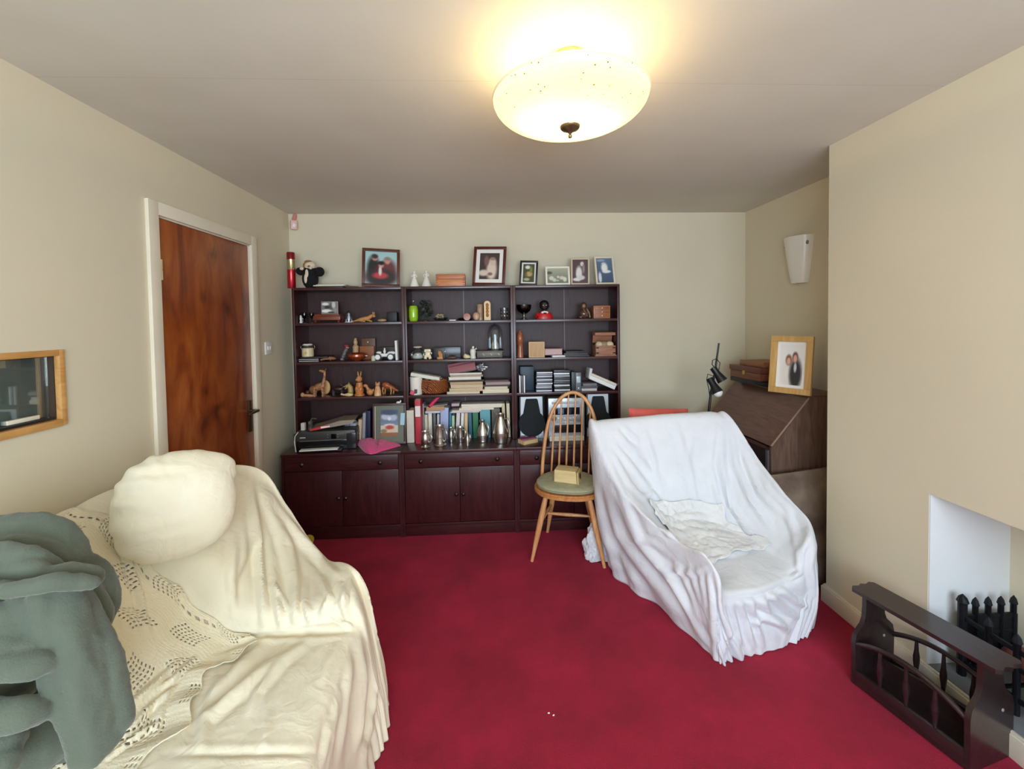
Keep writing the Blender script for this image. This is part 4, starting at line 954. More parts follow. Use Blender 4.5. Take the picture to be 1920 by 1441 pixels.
def lady(x, y, h, label, m, mirror=1):
    s = h/.125
    comp('lady_figurine', label, 'figurine', (x, y, ZT), [
        ('gown', [('l', [(.036*s, 0), (.037*s, .004*s), (.030*s, .025*s), (.020*s, .055*s), (.012*s, .072*s), (.0095*s, .080*s)], (0, 0, 0), 24), ('l', [(.0095*s, .080*s), (.014*s, .092*s), (.010*s, .103*s), (.004*s, .107*s)], (0, 0, 0), 18)], m),
        ('head', [('e', (0, -.001, .114*s), (.0085*s, .0085*s, .0105*s)), ('e', (.002*mirror, .003*s, .121*s), (.008*s, .008*s, .006*s))], m),
        ('arm', [('t', [(.012*s*mirror, 0, .096*s), (.022*s*mirror, -.006*s, .082*s), (.012*s*mirror, -.014*s, .072*s)], .0042*s, 8)], m),
        ('arm', [('t', [(-.012*s*mirror, 0, .096*s), (-.019*s*mirror, -.008*s, .080*s), (-.006*s*mirror, -.014*s, .076*s)], .0042*s, 8)], m)], group='white lady figurines')
lady(x, 3.20, h, 'left of two white porcelain lady figurines on the bookcase top', cer)
x, w, h = S(791, 813, 506, ZT, 3.20)
lady(x, 3.205, h, 'right of two white porcelain lady figurines, next to the wooden box', mat('white_bisque', (232, 228, 216), .35), -1)
x, w, h = S(820, 873, 514, ZT, 3.20)
ow = wood('orange_box_wood', (186, 108, 52), (214, 140, 78), .42, 'x', 2)
comp('keepsake_box', 'orange brown jointed wooden box on the bookcase top', 'box', (x, 3.23, ZT), [
    ('body', [('b', (0, 0, h*.29), (w, .11, h*.58), .002)], ow), ('lid', [('b', (0, 0, h*.80), (w, .11, h*.40), .002)], wood('orange_lid_wood', (176, 98, 46), (204, 128, 68), .42, 'x', 2)),
    ('corner_joint', [('b', (s*(w/2-.008), -.0555, h*k), (.016, .002, h*.09), 0) for s in (-1, 1) for k in (.1, .3, .5, .7, .9)], wood('joint_wood', (150, 82, 40), (170, 98, 52), .5, 'z', 2))])
frame_at((886, 946, 463, -.20, .04), 'dark red wooden frame with white mount and a mother and child photo', 3.20, wood('dark_red_frame', (70, 24, 16), (98, 38, 26), .35, 'z', 2), .021, .028, (74, 60, 56),
         [(.62, .36, .26, .40, (224, 204, 186)), (.34, .70, .12, .20, (128, 96, 94)), (.66, .66, .17, .14, (214, 190, 170)), (.66, .78, .14, .06, (160, 130, 110)), (.22, .24, .26, .12, (216, 200, 184)), (.55, .20, .12, .06, (130, 110, 96))], mount_m=white_c)
frame_at((973, 1006, 490, -.18, .05), 'small black frame with white mount around a green picture', 3.22, blk, .014, .011, (74, 78, 48),
         [(.40, .82, .22, .10, (226, 228, 214)), (.55, .45, .28, .14, (196, 160, 110)), (.35, .15, .26, .08, (180, 176, 140)), (.7, .7, .12, .2, (130, 130, 70)), (.3, .4, .1, .1, (110, 120, 60))])
frame_at((1022, 1068, 501, .03, 0), 'small white landscape frame with a faded meadow photo', 3.22, mat('white_frame', (238, 234, 216), .4), .014, 0, lambda v: (116+60*v, 120+58*v, 100+56*v),
         [(.20, .34, .12, .14, (214, 210, 196)), (.34, .22, .10, .12, (206, 204, 190)), (.52, .42, .06, .08, (220, 216, 200)), (.70, .36, .12, .12, (212, 206, 190)), (.84, .26, .09, .16, (224, 218, 204)), (.50, .18, .07, .06, (190, 188, 170)), (.10, .7, .14, .1, (90, 92, 82))])
frame_at((1070, 1104, 485, -.14, .02), 'small beige frame with a photo of a bride in white', 3.225, mat('beige_frame', (206, 186, 160), .5), .012, 0, (88, 72, 74),
         [(.42, .42, .20, .30, (226, 220, 218)), (.28, .16, .26, .07, (228, 222, 222)), (.56, .24, .24, .10, (214, 208, 208)), (.62, .82, .12, .10, (226, 210, 204)), (.72, .62, .08, .2, (150, 130, 130))])
frame_at((1116, 1154, 482, .12, -.02), 'small cream frame with a blue photo of a white dress, far right', 3.23, mat('cream_frame', (222, 210, 188), .45), .014, 0, lambda v: (70+30*v, 86+34*v, 112+30*v),
         [(.5, .62, .20, .20, (236, 234, 232)), (.62, .46, .26, .06, (230, 230, 230)), (.18, .22, .10, .22, (216, 218, 224)), (.45, .80, .12, .03, (200, 206, 214)), (.30, .92, .26, .05, (150, 164, 182))])

# ---- first shelf, left unit
def at(a, b, t, z, y=YS): return S(a, b, t, z, y)
x, w, h = at(555, 562, 594, Z1)
solo('black_white_ornament', 'tiny black and white ornament at the left end of the top shelf', 'ornament', [('e', (0, 0, .012), (.010, .010, .012)), ('e', (0, 0, .030), (.012, .010, .010)), ('e', (-.004, -.004, .045), (.009, .008, .008))], mat('bw_glaze', (30, 30, 32), .25, c2=(224, 222, 216), scale=60), (x, YS, Z1))
x, w, h = at(563, 569, 592, Z1)
solo('white_ornament', 'tiny white ornament beside the black and white one', 'ornament', [('l', [(.010, 0), (.010, .004), (.006, .014), (.009, .03), (.007, .042), (.004, .046)], (0, 0, 0), 16), ('e', (0, 0, .050), (.007, .007, .008))], cer, (x, YS-.01, Z1))
for i, (a, b, t) in enumerate(((570, 577, 586), (579, 587, 585), (592, 599, 586))):
    x, w, h = at(a, b, t, Z1, 3.26)
    solo('sherry_glass', ['first small stemmed glass right of the tiny ornaments', 'middle of three small stemmed glasses by the footed box', 'small stemmed glass nearest the footed wooden box'][i], 'glass', [('l', [(.013, 0), (.013, .002), (.003, .005), (.003, .032), (.010, .042), (.014, .06), (.012, h), (.011, h), (.0128, .06), (.009, .044), (.001, .036)], (0, 0, 0), 20)], glass('smoke_glass', (190, 180, 170)), (x, 3.26, Z1), group='small stemmed glasses')
x, w, h = at(599, 650, 588, Z1)
rw = wood('red_brown_polished', (96, 38, 20), (132, 60, 34), .3, 'x', 2, coat=.4)
comp('footed_box', 'red brown wooden box on turned feet on the top shelf', 'box', (x, 3.235, Z1), [
    ('body', [('b', (0, 0, h*.52), (w*.94, .10, h*.50), .004)], rw), ('lid', [('b', (0, 0, h*.87), (w*.86, .09, h*.24), .006)], rw)]+
    [('foot', [('l', [(.006, 0), (.009, .006), (.006, .012), (.008, h*.28)], (sx*w*.40, sy*.038, 0), 12)], rw) for sx in (-1, 1) for sy in (-1, 1)])
x, w, h2 = at(613, 642, 565, Z1+h, 3.235)
e = comp('photo_cube', 'black and white picture card standing on the footed box', 'picture', (x, 3.235, Z1+h), [('block', [('b', (0, .007, h2/2), (w, .012, h2), .001)], mat('grey_edge', (190, 186, 180), .5))], rz=.04)
part(e, 'print', paint_mesh(w*.96, h2*.94, (120, 118, 112), [(.24, .82, .22, .12, (240, 238, 230)), (.30, .22, .36, .14, (236, 234, 228)), (.62, .60, .14, .26, (84, 82, 78)), (.76, .74, .12, .30, (206, 204, 198)), (.35, .55, .18, .12, (40, 40, 38)), (.60, .10, .2, .08, (60, 60, 56)), (.85, .30, .12, .2, (150, 148, 142))], 24, 22), print_mat(), loc=(0, -.0005, h2*.03))
x, w, h = at(655, 669, 582, Z1)
comp('glass_dome', 'small glass dome with a pale blue figure inside, top shelf', 'glass dome', (x, YS, Z1), [
    ('base', [('l', [(w*.55, 0), (w*.55, .004), (w*.5, .006)], (0, 0, 0), 20)], cer), ('dome', [('l', [(w*.47, .006), (w*.47, h*.6), (w*.38, h*.82), (w*.18, h*.95), (.003, h)], (0, 0, 0), 24)], gl),
    ('figure', [('e', (0, 0, .03), (.011, .010, .024)), ('e', (0, 0, .060), (.008, .008, .010))], mat('pale_blue_glaze', (200, 208, 226), .3))])
x, w, h = at(668, 712, 588, Z1)
solo('carved_fox', 'carved light wood animal lying stretched out on the top shelf', 'carving', [('t', [(-.09, 0, .006), (-.06, 0, .012), (-.03, -.003, .019), (.0, 0, .023), (.03, 0, .030), (.048, 0, .044), (.058, -.002, .050)], [.003, .008, .014, .018, .017, .013, .010], 12), ('e', (.066, -.004, .046), (.017, .011, .012), (0, .5, 0)), ('e', (.062, 0, .066), (.004, .003, .011)), ('e', (.070, .006, .064), (.004, .003, .011)), ('t', [(.02, -.012, .018), (.045, -.016, .008), (.06, -.018, .004)], [.008, .006, .005], 8), ('t', [(-.03, -.010, .012), (-.01, -.018, .006), (.01, -.02, .004)], [.008, .006, .004], 8)], fig, (x, YS, Z1))
x, w, h = at(713, 730, 597, Z1)
solo('pale_pebble', 'rounded tan pebble right of the carved lying animal', 'stone', [('e', (0, 0, h*.48), (w*.5, .022, h*.48))], mat('tan_stone', (186, 148, 100), .6, var=.15, scale=30), (x, YS, Z1))
x, w, h = at(733, 751, 585, Z1, 3.30)
solo('dark_case', 'small dark case in shadow at the right end of the left top shelf', 'case', [('b', (0, 0, h/2), (w, .07, h), .004)], mat('dark_case', (26, 22, 22), .5), (x-.004, 3.30, Z1))
# ---- first shelf, middle unit
x, w, h = at(767, 784, 573, Z1)
comp('green_candle_jar', 'lime green jar candle on the top shelf', 'candle', (x, YS, Z1), [
    ('jar', [('l', [(w*.38, 0), (w*.47, h*.08), (w*.5, h*.3), (w*.5, h*.75), (w*.44, h*.95), (w*.36, h), (.002, h)], (0, 0, 0), 28)], mat('lime_glass', (156, 200, 36), .2, coat=.5)),
    ('stopper', [('l', [(w*.10, h), (w*.12, h*1.04), (w*.06, h*1.1), (w*.16, h*1.22), (w*.14, h*1.34), (.002, h*1.40)], (0, 0, 0), 16)], gl)])
x, w, h = at(787, 812, 561, Z1, 3.25)
lf = []
rnd = random.Random(4)
for k in range(34):
    a, zz = rnd.uniform(0, 2*PI), rnd.uniform(.04, h*.94); rr = rnd.uniform(.005, .038)*(1 if zz > .06 else .7)
    lf.append(('e', (rr*math.cos(a)+(.008 if zz < .1 else 0), rr*math.sin(a)*.7, zz), (.014, .004, .019), (rnd.uniform(-1, 1), rnd.uniform(-1, 1), a), 8))
comp('dark_leaf_ornament', 'dark leafy ornament beside the lime green candle', 'ornament', (x, 3.25, Z1), [('leaves', lf, mat('dark_leaf', (42, 46, 38), .6, var=.3, scale=20)), ('stem', [('t', [(0, 0, 0), (.004, 0, .05), (-.004, 0, .10), (0, 0, h*.9)], .004, 8), ('t', [(0, 0, .07), (.02, 0, .03), (.026, 0, .002)], .003, 6), ('l', [(.024, 0), (.022, .008), (.004, .012)], (0, 0, 0), 16)], mat('dark_stem', (56, 52, 42), .6))])
x, w, h = at(813, 842, 587, Z1)
comp('glass_dish', 'low glass dish of pale beads on the top shelf', 'dish', (x, YS, Z1), [('dish', [('l', [(.03, 0), (w*.36, .003), (w*.5, h*.42), (w*.485, h*.42), (w*.34, .006), (.001, .005)], (0, 0, 0), 28)], gl),
    ('bead', [('e', (rnd.uniform(-.026, .026), rnd.uniform(-.022, .022), rnd.uniform(.018, h*.85)), (.009, .009, .008), (0, 0, 0), 8) for k in range(22)], mat('pale_beads', (160, 150, 120), .35, var=.3, scale=50))])
x, w, h = at(845, 857, 599, Z1)
solo('white_chip', 'small flat white piece lying before the dark slab on the top shelf', 'ornament', [('b', (0, 0, .004), (w, .012, .008), .003)], cer, (x, 3.16, Z1))
x, w, h = at(856, 886, 595, Z1)
solo('black_slab', 'low black stand behind the pink stone slice', 'stand', [('e', (0, 0, .012), (w*.46, .035, .012))], blk, (x, 3.29, Z1))
x, w, h = at(870, 883, 591, Z1)
solo('pink_stone_slice', 'round pink polished stone slice with a dark rim', 'stone', [('l', [(.001, -.01), (w*.46, -.010), (w*.5, -.004), (w*.5, .008), (.001, .010)], (0, 0, 0), 28, 1, Matrix.Rotation(PI/2-.12, 3, 'X'))], mat('pink_stone', (178, 122, 104), .3, var=.12, scale=40), (x, 3.20, Z1+w*.5+.0))
x, w, h = at(888, 899, 585, Z1)
solo('speckled_egg', 'egg shaped pinkish stone in front of the cylinder stone', 'stone', [('e', (0, 0, h/2), (w*.55, .024, h/2))], mat('egg_stone', (190, 144, 116), .25, c2=(226, 196, 168), scale=22), (x, 3.17, Z1))
x, w, h = at(895, 906, 570, Z1)
solo('stone_cylinder', 'upright speckled stone cylinder behind the pink egg', 'stone', [('l', [(w*.5, 0), (w*.5, h*.94), (w*.45, h), (.002, h)], (0, 0, 0), 24)], mat('cyl_stone', (150, 120, 96), .35, c2=(206, 172, 134), scale=26), (x, 3.245, Z1))
x, w, h = at(908, 920, 564, Z1)
comp('carved_plaque', 'tall rounded cream plaque with an ochre carved centre', 'carving', (x, 3.20, Z1), [('block', [('p', [(w/2*math.cos(a), h-w/2+w/2*math.sin(a)) for a in [k/12*PI for k in range(13)]]+[(-w/2, 0), (w/2, 0)], -.012, .012, 'y')], mat('cream_bone', (226, 184, 126), .4)),
    ('inlay', [('e', (.0, -.012, h*k), (w*.24, .004, h*.10)) for k in (.26, .44, .62, .78)], mat('ochre_inlay', (150, 100, 30), .5, var=.3, scale=60))])
x, w, h = at(938, 953, 577, Z1)
fac = []
comp('crystal_tumbler', 'cut crystal tumbler at the right end of the middle top shelf', 'glass', (x, YS, Z1), [('tumbler', [('l', [(w*.38, 0), (w*.42, .004), (w*.52, h), (w*.48, h), (w*.38, .010), (.001, .010)], (0, 0, 0), 10)], gl), ('cut_pattern', [('e', (w*.46*math.cos(a), w*.46*math.sin(a), h*z), (.005, .005, .010), (0, 0, a), 6) for z in (.35, .65) for a in [k/8*2*PI for k in range(8)]], glass('cut_glass', (250, 250, 250), .05, .9))])
# ---- first shelf, right unit
x, w, h = at(968, 996, 571, Z1)
comp('metal_goblet', 'dark metal footed bowl on the right top shelf', 'goblet', (x, YS+.01, Z1), [('bowl', [('l', [(.008, h*.38), (w*.22, h*.44), (w*.42, h*.60), (w*.49, h*.82), (w*.50, h), (w*.47, h), (w*.45, h*.84), (w*.3, h*.56), (.001, h*.5)], (0, 0, 0), 32)], mat('dark_pewter', (60, 58, 52), .25, 1.0)), ('stem', [('l', [(w*.26, 0), (w*.27, .004), (w*.14, .010), (.010, .018), (.008, h*.24), (.013, h*.30), (.008, h*.39)], (0, 0, 0), 24)], pewter)])
x, w, h = at(1004, 1036, 561, Z1)
redj = mat('red_enamel', (196, 30, 36), .35); headm = mat('black_enamel_paint', (26, 22, 21), .35)
comp('bust_money_box', 'painted metal bust in a red jacket with white collar', 'figurine', (x, YS, Z1), [
    ('jacket', [('l', [(w*.48, 0), (w*.49, h*.08), (w*.46, h*.22), (w*.36, h*.34), (w*.16, h*.40), (.01, h*.41)], (0, 0, 0), 28, .6)], redj),
    ('arm', [('t', [(-w*.40, -.01, h*.26), (-w*.50, -.03, h*.14), (-w*.44, -.045, h*.22)], [.013, .011, .009], 10)], redj),
    ('collar', [('e', (0, -.022, h*.34), (w*.22, .014, h*.08))], cer), ('bow_tie', [('e', (-.006, -.037, h*.31), (.007, .004, .005)), ('e', (.006, -.037, h*.31), (.007, .004, .005))], blk),
    ('button', [('e', (0, -.0415, h*.17), (.004, .003, .004)), ('e', (0, -.043, h*.07), (.004, .003, .004))], brass),
    ('head', [('e', (0, 0, h*.66), (w*.26, w*.25, h*.25)), ('e', (0, -w*.25, h*.64), (.005, .006, .007)), ('e', (w*.27, 0, h*.64), (.004, .006, .009)), ('e', (-w*.27, 0, h*.64), (.004, .006, .009)), ('l', [(w*.12, h*.38), (w*.12, h*.48)], (0, 0, 0), 16)], headm),
    ('hair', [('e', (0, .004, h*.77), (w*.275, w*.27, h*.19))], mat('hair_black', (12, 11, 11), .5)),
    ('eye', [('e', (-w*.09, -w*.235, h*.70), (.0035, .002, .0028)), ('e', (w*.09, -w*.235, h*.70), (.0035, .002, .0028))], cer),
    ('mouth', [('e', (0, -w*.235, h*.56), (.008, .002, .002))], mat('mouth_red', (130, 40, 40), .4))])
x, w, h = at(1085, 1106, 564, Z1)
comp('bronze_figure', 'brown glassy figure of a crouching animal on the right top shelf', 'figurine', (x, YS+.02, Z1), [('figure', [('e', (0, 0, h*.28), (w*.42, .03, h*.28)), ('e', (-.004, -.004, h*.72), (w*.30, .026, h*.22), (0, .3, 0)), ('t', [(-.012, -.02, h*.6), (.0, -.034, h*.4), (.02, -.03, h*.12)], [.008, .008, .007], 8), ('t', [(.02, -.01, h*.55), (.036, -.02, h*.3), (.04, -.025, h*.05)], [.009, .010, .008], 8), ('e', (-.03, -.02, h*.09), (.022, .02, h*.09))], mat('brown_resin', (92, 62, 46), .2, var=.3, scale=25, coat=.6)), ('face', [('e', (-.006, -.026, h*.72), (.014, .010, .016))], mat('tan_resin', (150, 110, 88), .3))])
x, w, h = at(1111, 1142, 573, Z1)
e = comp('mini_drawers', 'miniature wooden chest of three drawers at the right of the top shelf', 'drawer chest', (x, YS+.01, Z1), [('carcass', [('b', (0, .002, h/2), (w, .08, h), .002)], wood('mini_chest', (150, 86, 44), (184, 114, 66), .4, 'x', 2))])
for k in range(3):
    q = part(e, 'drawer', [('b', (0, -.0405, h*(.20+.30*k)), (w*.86, .006, h*.24), .001)], wood('mini_drawer', (126, 68, 34), (160, 92, 50), .4, 'x', 2))
    part(q, 'knob', [('e', (0, -.046, h*(.21+.30*k)), (.005, .004, .004))], cer)

# ---- second shelf, left unit
solo('dvd_case', 'black case with white edge, lower of two under the bee jar', 'disc case', [('b', (0, 0, .006), (.145, .13, .012), .001), ('b', (0, -.0655, .006), (.14, .001, .003), 0)], blk, (-1.308, 3.235, Z2), group='cases under the bee jar')
solo('dvd_case', 'black case with white edge, upper of two under the bee jar', 'disc case', [('b', (0, 0, .006), (.145, .13, .012), .001), ('b', (0, -.0655, .006), (.14, .001, .003), 0)], blk, (-1.309, 3.235, Z2+.0125), group='cases under the bee jar')
for ob in list(COL.objects)[-2:]:
    ob.data.materials.append(white_c)
    for p in ob.data.polygons:
        if p.center.y < -.0652: p.material_index = 1
solo('dark_slate', 'flat dark slate board between the cases and the bee jar', 'board', [('b', (0, 0, .005), (.19, .14, .010), .001)], mat('slate', (42, 30, 30), .5), (-1.275, 3.25, Z2+.0255), rz=.05)
x, w, h = at(572, 592, 644, Z2+.036, 3.22)
yel = mat('pale_yellow_glaze', (216, 200, 160), .35)
comp('honey_jar', 'pale yellow clip top jar with a yellow badge on the second shelf', 'jar', (x+.008, 3.22, Z2+.036), [
    ('jar', [('l', [(w*.46, 0), (w*.5, .004), (w*.5, h*.62), (w*.44, h*.68)], (0, 0, 0), 28)], yel), ('neck', [('l', [(w*.44, h*.68), (w*.47, h*.74), (w*.47, h*.88), (.001, h*.88)], (0, 0, 0), 28)], mat('dark_olive_band', (62, 54, 34), .4)),
    ('lid', [('l', [(w*.42, h*.88), (w*.44, h*.93), (w*.34, h), (.001, h)], (0, 0, 0), 28)], cer), ('badge', [('l', [(.001, -.001), (.012, -.001), (.012, .0015), (.001, .0015)], (0, -w*.5-.0005, h*.30), 4, 1, Matrix.Rotation(PI/2, 3, 'X'))], mat('mustard_badge', (206, 170, 60), .4)),
    ('wire_clip', [('t', [(-w*.5, 0, h*.5), (-w*.62, 0, h*.72), (-w*.58, 0, h*.86)], .0018, 6), ('t', [(w*.5, 0, h*.5), (w*.64, 0, h*.70), (w*.56, 0, h*.86)], .0018, 6)], steel)])
x, w, h = at(601, 641, 673, Z2)
solo('driftwood', 'twisted lizard like piece of driftwood on the second shelf', 'driftwood', [('t', [(-.08, -.01, .008), (-.055, -.02, .006), (-.03, -.005, .012), (0, .0, .018), (.03, -.004, .022), (.055, 0, .020), (.07, .004, .016)], [.004, .008, .008, .010, .013, .012, .006], 10), ('t', [(-.05, -.01, .008), (-.07, .01, .016)], [.006, .002], 8), ('t', [(.03, 0, .02), (.04, -.02, .006)], [.006, .003], 8)], wood('driftwood', (110, 66, 44), (166, 116, 84), .7, 'x', 4), (x, YS, Z2))
x, w, h = at(647, 665, 648, Z2)
comp('bird_figure', 'dark bird like figurine with a reddish crest on the second shelf', 'figurine', (x, 3.20, Z2), [('body', [('t', [(-.014, 0, .004), (-.012, 0, .03), (0, 0, .06), (.012, 0, .085), (.014, -.004, .10)], [.010, .013, .014, .012, .013], 10), ('e', (-.016, -.01, .014), (.016, .014, .012))], mat('speckled_dark', (34, 28, 32), .35, c2=(140, 132, 130), scale=70)), ('crest', [('e', (.016, -.006, .113), (.024, .018, .014), (0, .2, 0))], mat('dull_red', (110, 46, 48), .5)), ('beak', [('e', (.026, -.02, .100), (.014, .007, .006), (0, .3, 0))], mat('tan_beak', (176, 130, 110), .5))])
x, w, h = at(669, 680, 633, Z2, 3.30)
solo('stone_figure', 'pale carved bottle shaped figure behind the copper bowl', 'figurine', [('l', [(w*.45, 0), (w*.5, .01), (w*.48, h*.5), (w*.52, h*.60), (w*.44, h*.63), (w*.20, h*.70)], (0, 0, 0), 20), ('e', (0, 0, h*.80), (w*.34, w*.34, h*.14)), ('e', (0, 0, h*.93), (w*.24, w*.24, h*.07))], mat('pale_carved_stone', (196, 160, 120), .6, var=.15, scale=50), (x, 3.30, Z2))
x, w, h = at(660, 693, 661, Z2, 3.20)
comp('copper_bowl', 'round polished copper brown wooden bowl on the second shelf', 'bowl', (x, 3.20, Z2), [('bowl', [('l', [(w*.20, 0), (w*.24, .006), (w*.40, h*.25), (w*.5, h*.58), (w*.49, h*.82), (w*.40, h*.98), (w*.36, h), (w*.34, h*.97), (w*.42, h*.75), (.001, h*.3)], (0, 0, 0), 36)], mat('copper_brown', (150, 66, 30), .22, .35, var=.15, scale=12, coat=.5)), ('tab', [('e', (w*.53, -.01, h*.62), (.010, .006, .004))], cer)])
x, w, h = at(682, 707, 634, Z2, 3.30)
comp('letter_holder', 'brown leather and wood holder with a round stud behind the bowl', 'holder', (x, 3.315, Z2), [('back_plate', [('b', (.004, .02, h*.5), (w, .012, h), .003)], wood('dull_walnut', (88, 54, 34), (116, 76, 48), .45, 'z', 2)), ('front_pocket', [('b', (0, -.004, h*.32), (w*1.04, .03, h*.64), .004)], mat('tan_leather', (150, 86, 44), .5, var=.1, scale=12)), ('stud', [('e', (.002, .011, h*.82), (.005, .004, .006))], cer)])
x, w, h = at(708, 748, 657, Z2, 3.19)
wm = mat('car_white', (236, 236, 234), .3); tyre = mat('tyre_grey', (70, 74, 76), .5)
e = empty('model_car', 'white vintage model racing car on the second shelf', 'model car', (x, 3.19, Z2))
part(e, 'body', [('b', (-.01, 0, .040), (.10, .026, .022), .006), ('e', (.045, 0, .054), (.032, .016, .013)), ('e', (-.048, 0, .058), (.020, .016, .010)), ('b', (0, 0, .030), (.14, .012, .008), .002)], wm)
part(e, 'driver', [('e', (-.006, 0, .066), (.010, .010, .016)), ('e', (-.006, 0, .084), (.006, .006, .008))], wm)
for wx in (-.05, .043):
    for wy in (-.026, .026):
        q = part(e, 'wheel', [('l', [(.010, -.006), (.024, -.006), (.026, -.003), (.026, .003), (.024, .006), (.010, .006)], (wx, wy, .026), 24, 1, Matrix.Rotation(PI/2, 3, 'X'))], tyre)
        part(q, 'hub', [('l', [(.001, -.007), (.017, -.007), (.018, .007), (.001, .007)], (wx, wy, .026), 20, 1, Matrix.Rotation(PI/2, 3, 'X'))], wm)
part(e, 'engine', [('b', (.076, 0, .034), (.03, .022, .026), .004)], tyre)
x, w, h = at(704, 712, 666, Z2, 3.17)
solo('pale_pot', 'small pale green pot at the left wheel of the model car', 'pot', [('l', [(w*.45, 0), (w*.5, h*.2), (w*.46, h*.8), (w*.3, h), (.001, h)], (0, 0, 0), 18)], mat('pale_sage', (196, 198, 168), .4), (x-.006, 3.165, Z2))
x, w, h = at(716, 745, 650, Z2, 3.31)
solo('dark_frame_block', 'long dark wooden block behind the white model car', 'block', [('b', (0, 0, h/2), (w*1.05, .04, h), .003)], wood('dark_block', (46, 32, 24), (70, 50, 38), .5, 'x', 2), (x, 3.335, Z2))
x, w, h = at(748, 753, 638, Z2, 3.20)
solo('white_card_stand', 'narrow white card standing at the right end of the second shelf', 'card', [('b', (0, 0, h/2), (.016, .06, h), .001, (0, -.03, 0))], white_c, (x-.006, 3.20, Z2+.001))
# ---- second shelf, middle unit
x, w, h = at(770, 800, 648, Z2)
comp('glass_jar', 'round clear glass jar with a lid and white contents', 'jar', (x, 3.21, Z2), [('jar', [('l', [(w*.30, 0), (w*.44, .006), (w*.5, h*.35), (w*.46, h*.6), (w*.28, h*.80), (w*.24, h*.86)], (0, 0, 0), 32)], gl), ('lid', [('l', [(w*.22, h*.86), (w*.26, h*.90), (w*.25, h*.96), (w*.12, h), (.001, h)], (0, 0, 0), 28)], mat('pearly_lid', (214, 200, 176), .25)), ('contents', [('l', [(w*.26, .006), (w*.34, .015), (w*.33, h*.30), (w*.18, h*.46), (.001, h*.5)], (0, 0, 0), 24)], mat('white_contents', (206, 206, 196), .6, var=.15, scale=60))])
x, w, h = at(798, 813, 653, Z2)
solo('white_dog_figure', 'square headed white animal figurine right of the glass jar', 'figurine', [('b', (0, -.004, h*.82), (w*.80, .032, h*.30), .008), ('b', (0, 0, h*.45), (w*.55, .030, h*.5), .008), ('t', [(-w*.20, -.006, h*.4), (-w*.30, -.012, 0.004)], [.011, .012], 10), ('t', [(w*.20, -.006, h*.4), (w*.30, -.012, 0.004)], [.011, .012], 10), ('e', (.002, -.022, h*.78), (.010, .006, .007)), ('t', [(w*.2, 0, h*.6), (w*.46, -.01, h*.62), (w*.45, -.014, h*.5)], .005, 8)], mat('cream_glaze', (236, 222, 186), .3), (x, 3.195, Z2))
x, w, h = at(813, 864, 651, Z2)
comp('black_case', 'black lacquer box standing on edge in the middle second shelf', 'box', (x, 3.285, Z2), [('box', [('b', (0, 0, h/2), (w, .05, h), .002)], blkp), ('dark_lid', [('b', (-w*.28, -.028, h*.45), (w*.42, .008, h*.9), .001)], mat('satin_black', (22, 24, 26), .4)), ('glass_knob', [('e', (-.012, -.034, h*.62), (.006, .005, .006))], mat('clear_bead', (220, 226, 224), .1))])
x, w, h = at(822, 833, 657, Z2)
solo('wooden_man', 'small carved light wood standing figure before the black box', 'figurine', [('b', (0, 0, .008), (w*.95, .030, .016), .002), ('t', [(0, 0, .014), (.001, 0, h*.4), (-.002, 0, h*.7), (-.001, -.002, h)], [.012, .012, .016, .014], 12), ('e', (.012, -.006, h*.4), (.008, .008, .02))], fig, (x, 3.20, Z2))
x, w, h = at(840, 858, 667, Z2)
solo('brown_pebble', 'brown polished stone lying before the black box', 'stone', [('e', (0, 0, h/2), (w/2, .022, h/2)), ], mat('brown_stone', (120, 72, 56), .35, var=.3, scale=40), (x, 3.19, Z2))
x, w, h = at(869, 883, 662, Z2)
solo('sea_shell', 'cream sea shell beside the white figurine on the second shelf', 'shell', [('e', (0, 0, h*.42), (w*.46, .024, h*.42)), ('e', (-.008, -.004, h*.72), (w*.24, .016, h*.26)), ('e', (.014, -.010, h*.35), (w*.26, .016, h*.28))], mat('shell', (232, 214, 172), .45, var=.1, scale=30), (x, 3.185, Z2))
x, w, h = at(881, 894, 648, Z2)
solo('porcelain_figure', 'slim white porcelain figurine left of the grey box', 'figurine', [('l', [(w*.40, 0), (w*.42, .005), (w*.36, h*.3), (w*.44, h*.55), (w*.34, h*.74), (w*.14, h*.80)], (0, 0, 0), 20), ('e', (.002, 0, h*.89), (w*.18, w*.18, h*.11)), ('t', [(w*.30, 0, h*.70), (w*.52, -.006, h*.82), (w*.50, -.008, h*.72)], .004, 8)], mat('grey_white_porcelain', (222, 222, 212), .25, var=.06, scale=30), (x, 3.20, Z2))
x, w, h = at(893, 943, 657, Z2)
comp('pewter_box', 'grey metal casket with slanted leaf marks on the second shelf', 'box', (x, 3.255, Z2), [('body', [('b', (0, 0, h*.44), (w*.94, .10, h*.80), .003)], mat('grey_casket', (92, 84, 76), .45, .5)), ('lid', [('b', (0, 0, h*.90), (w, .11, h*.14), .003)], mat('grey_lid', (106, 96, 86), .4, .5)), ('leaf_mark', [('e', (w*k, -.051, h*.48), (.005, .002, .012), (0, -.7, 0)) for k in (-.22, .06, .34)], mat('pale_mark', (170, 160, 150), .4)), ('foot', [('b', (-w*.42, 0, .003), (.02, .09, .006), .001), ('b', (w*.42, 0, .003), (.02, .09, .006), .001)], mat('grey_foot', (70, 64, 58), .5, .5))])
zc = Z2+h*.975
x, w, h = at(913, 944, 607, zc, 3.25)
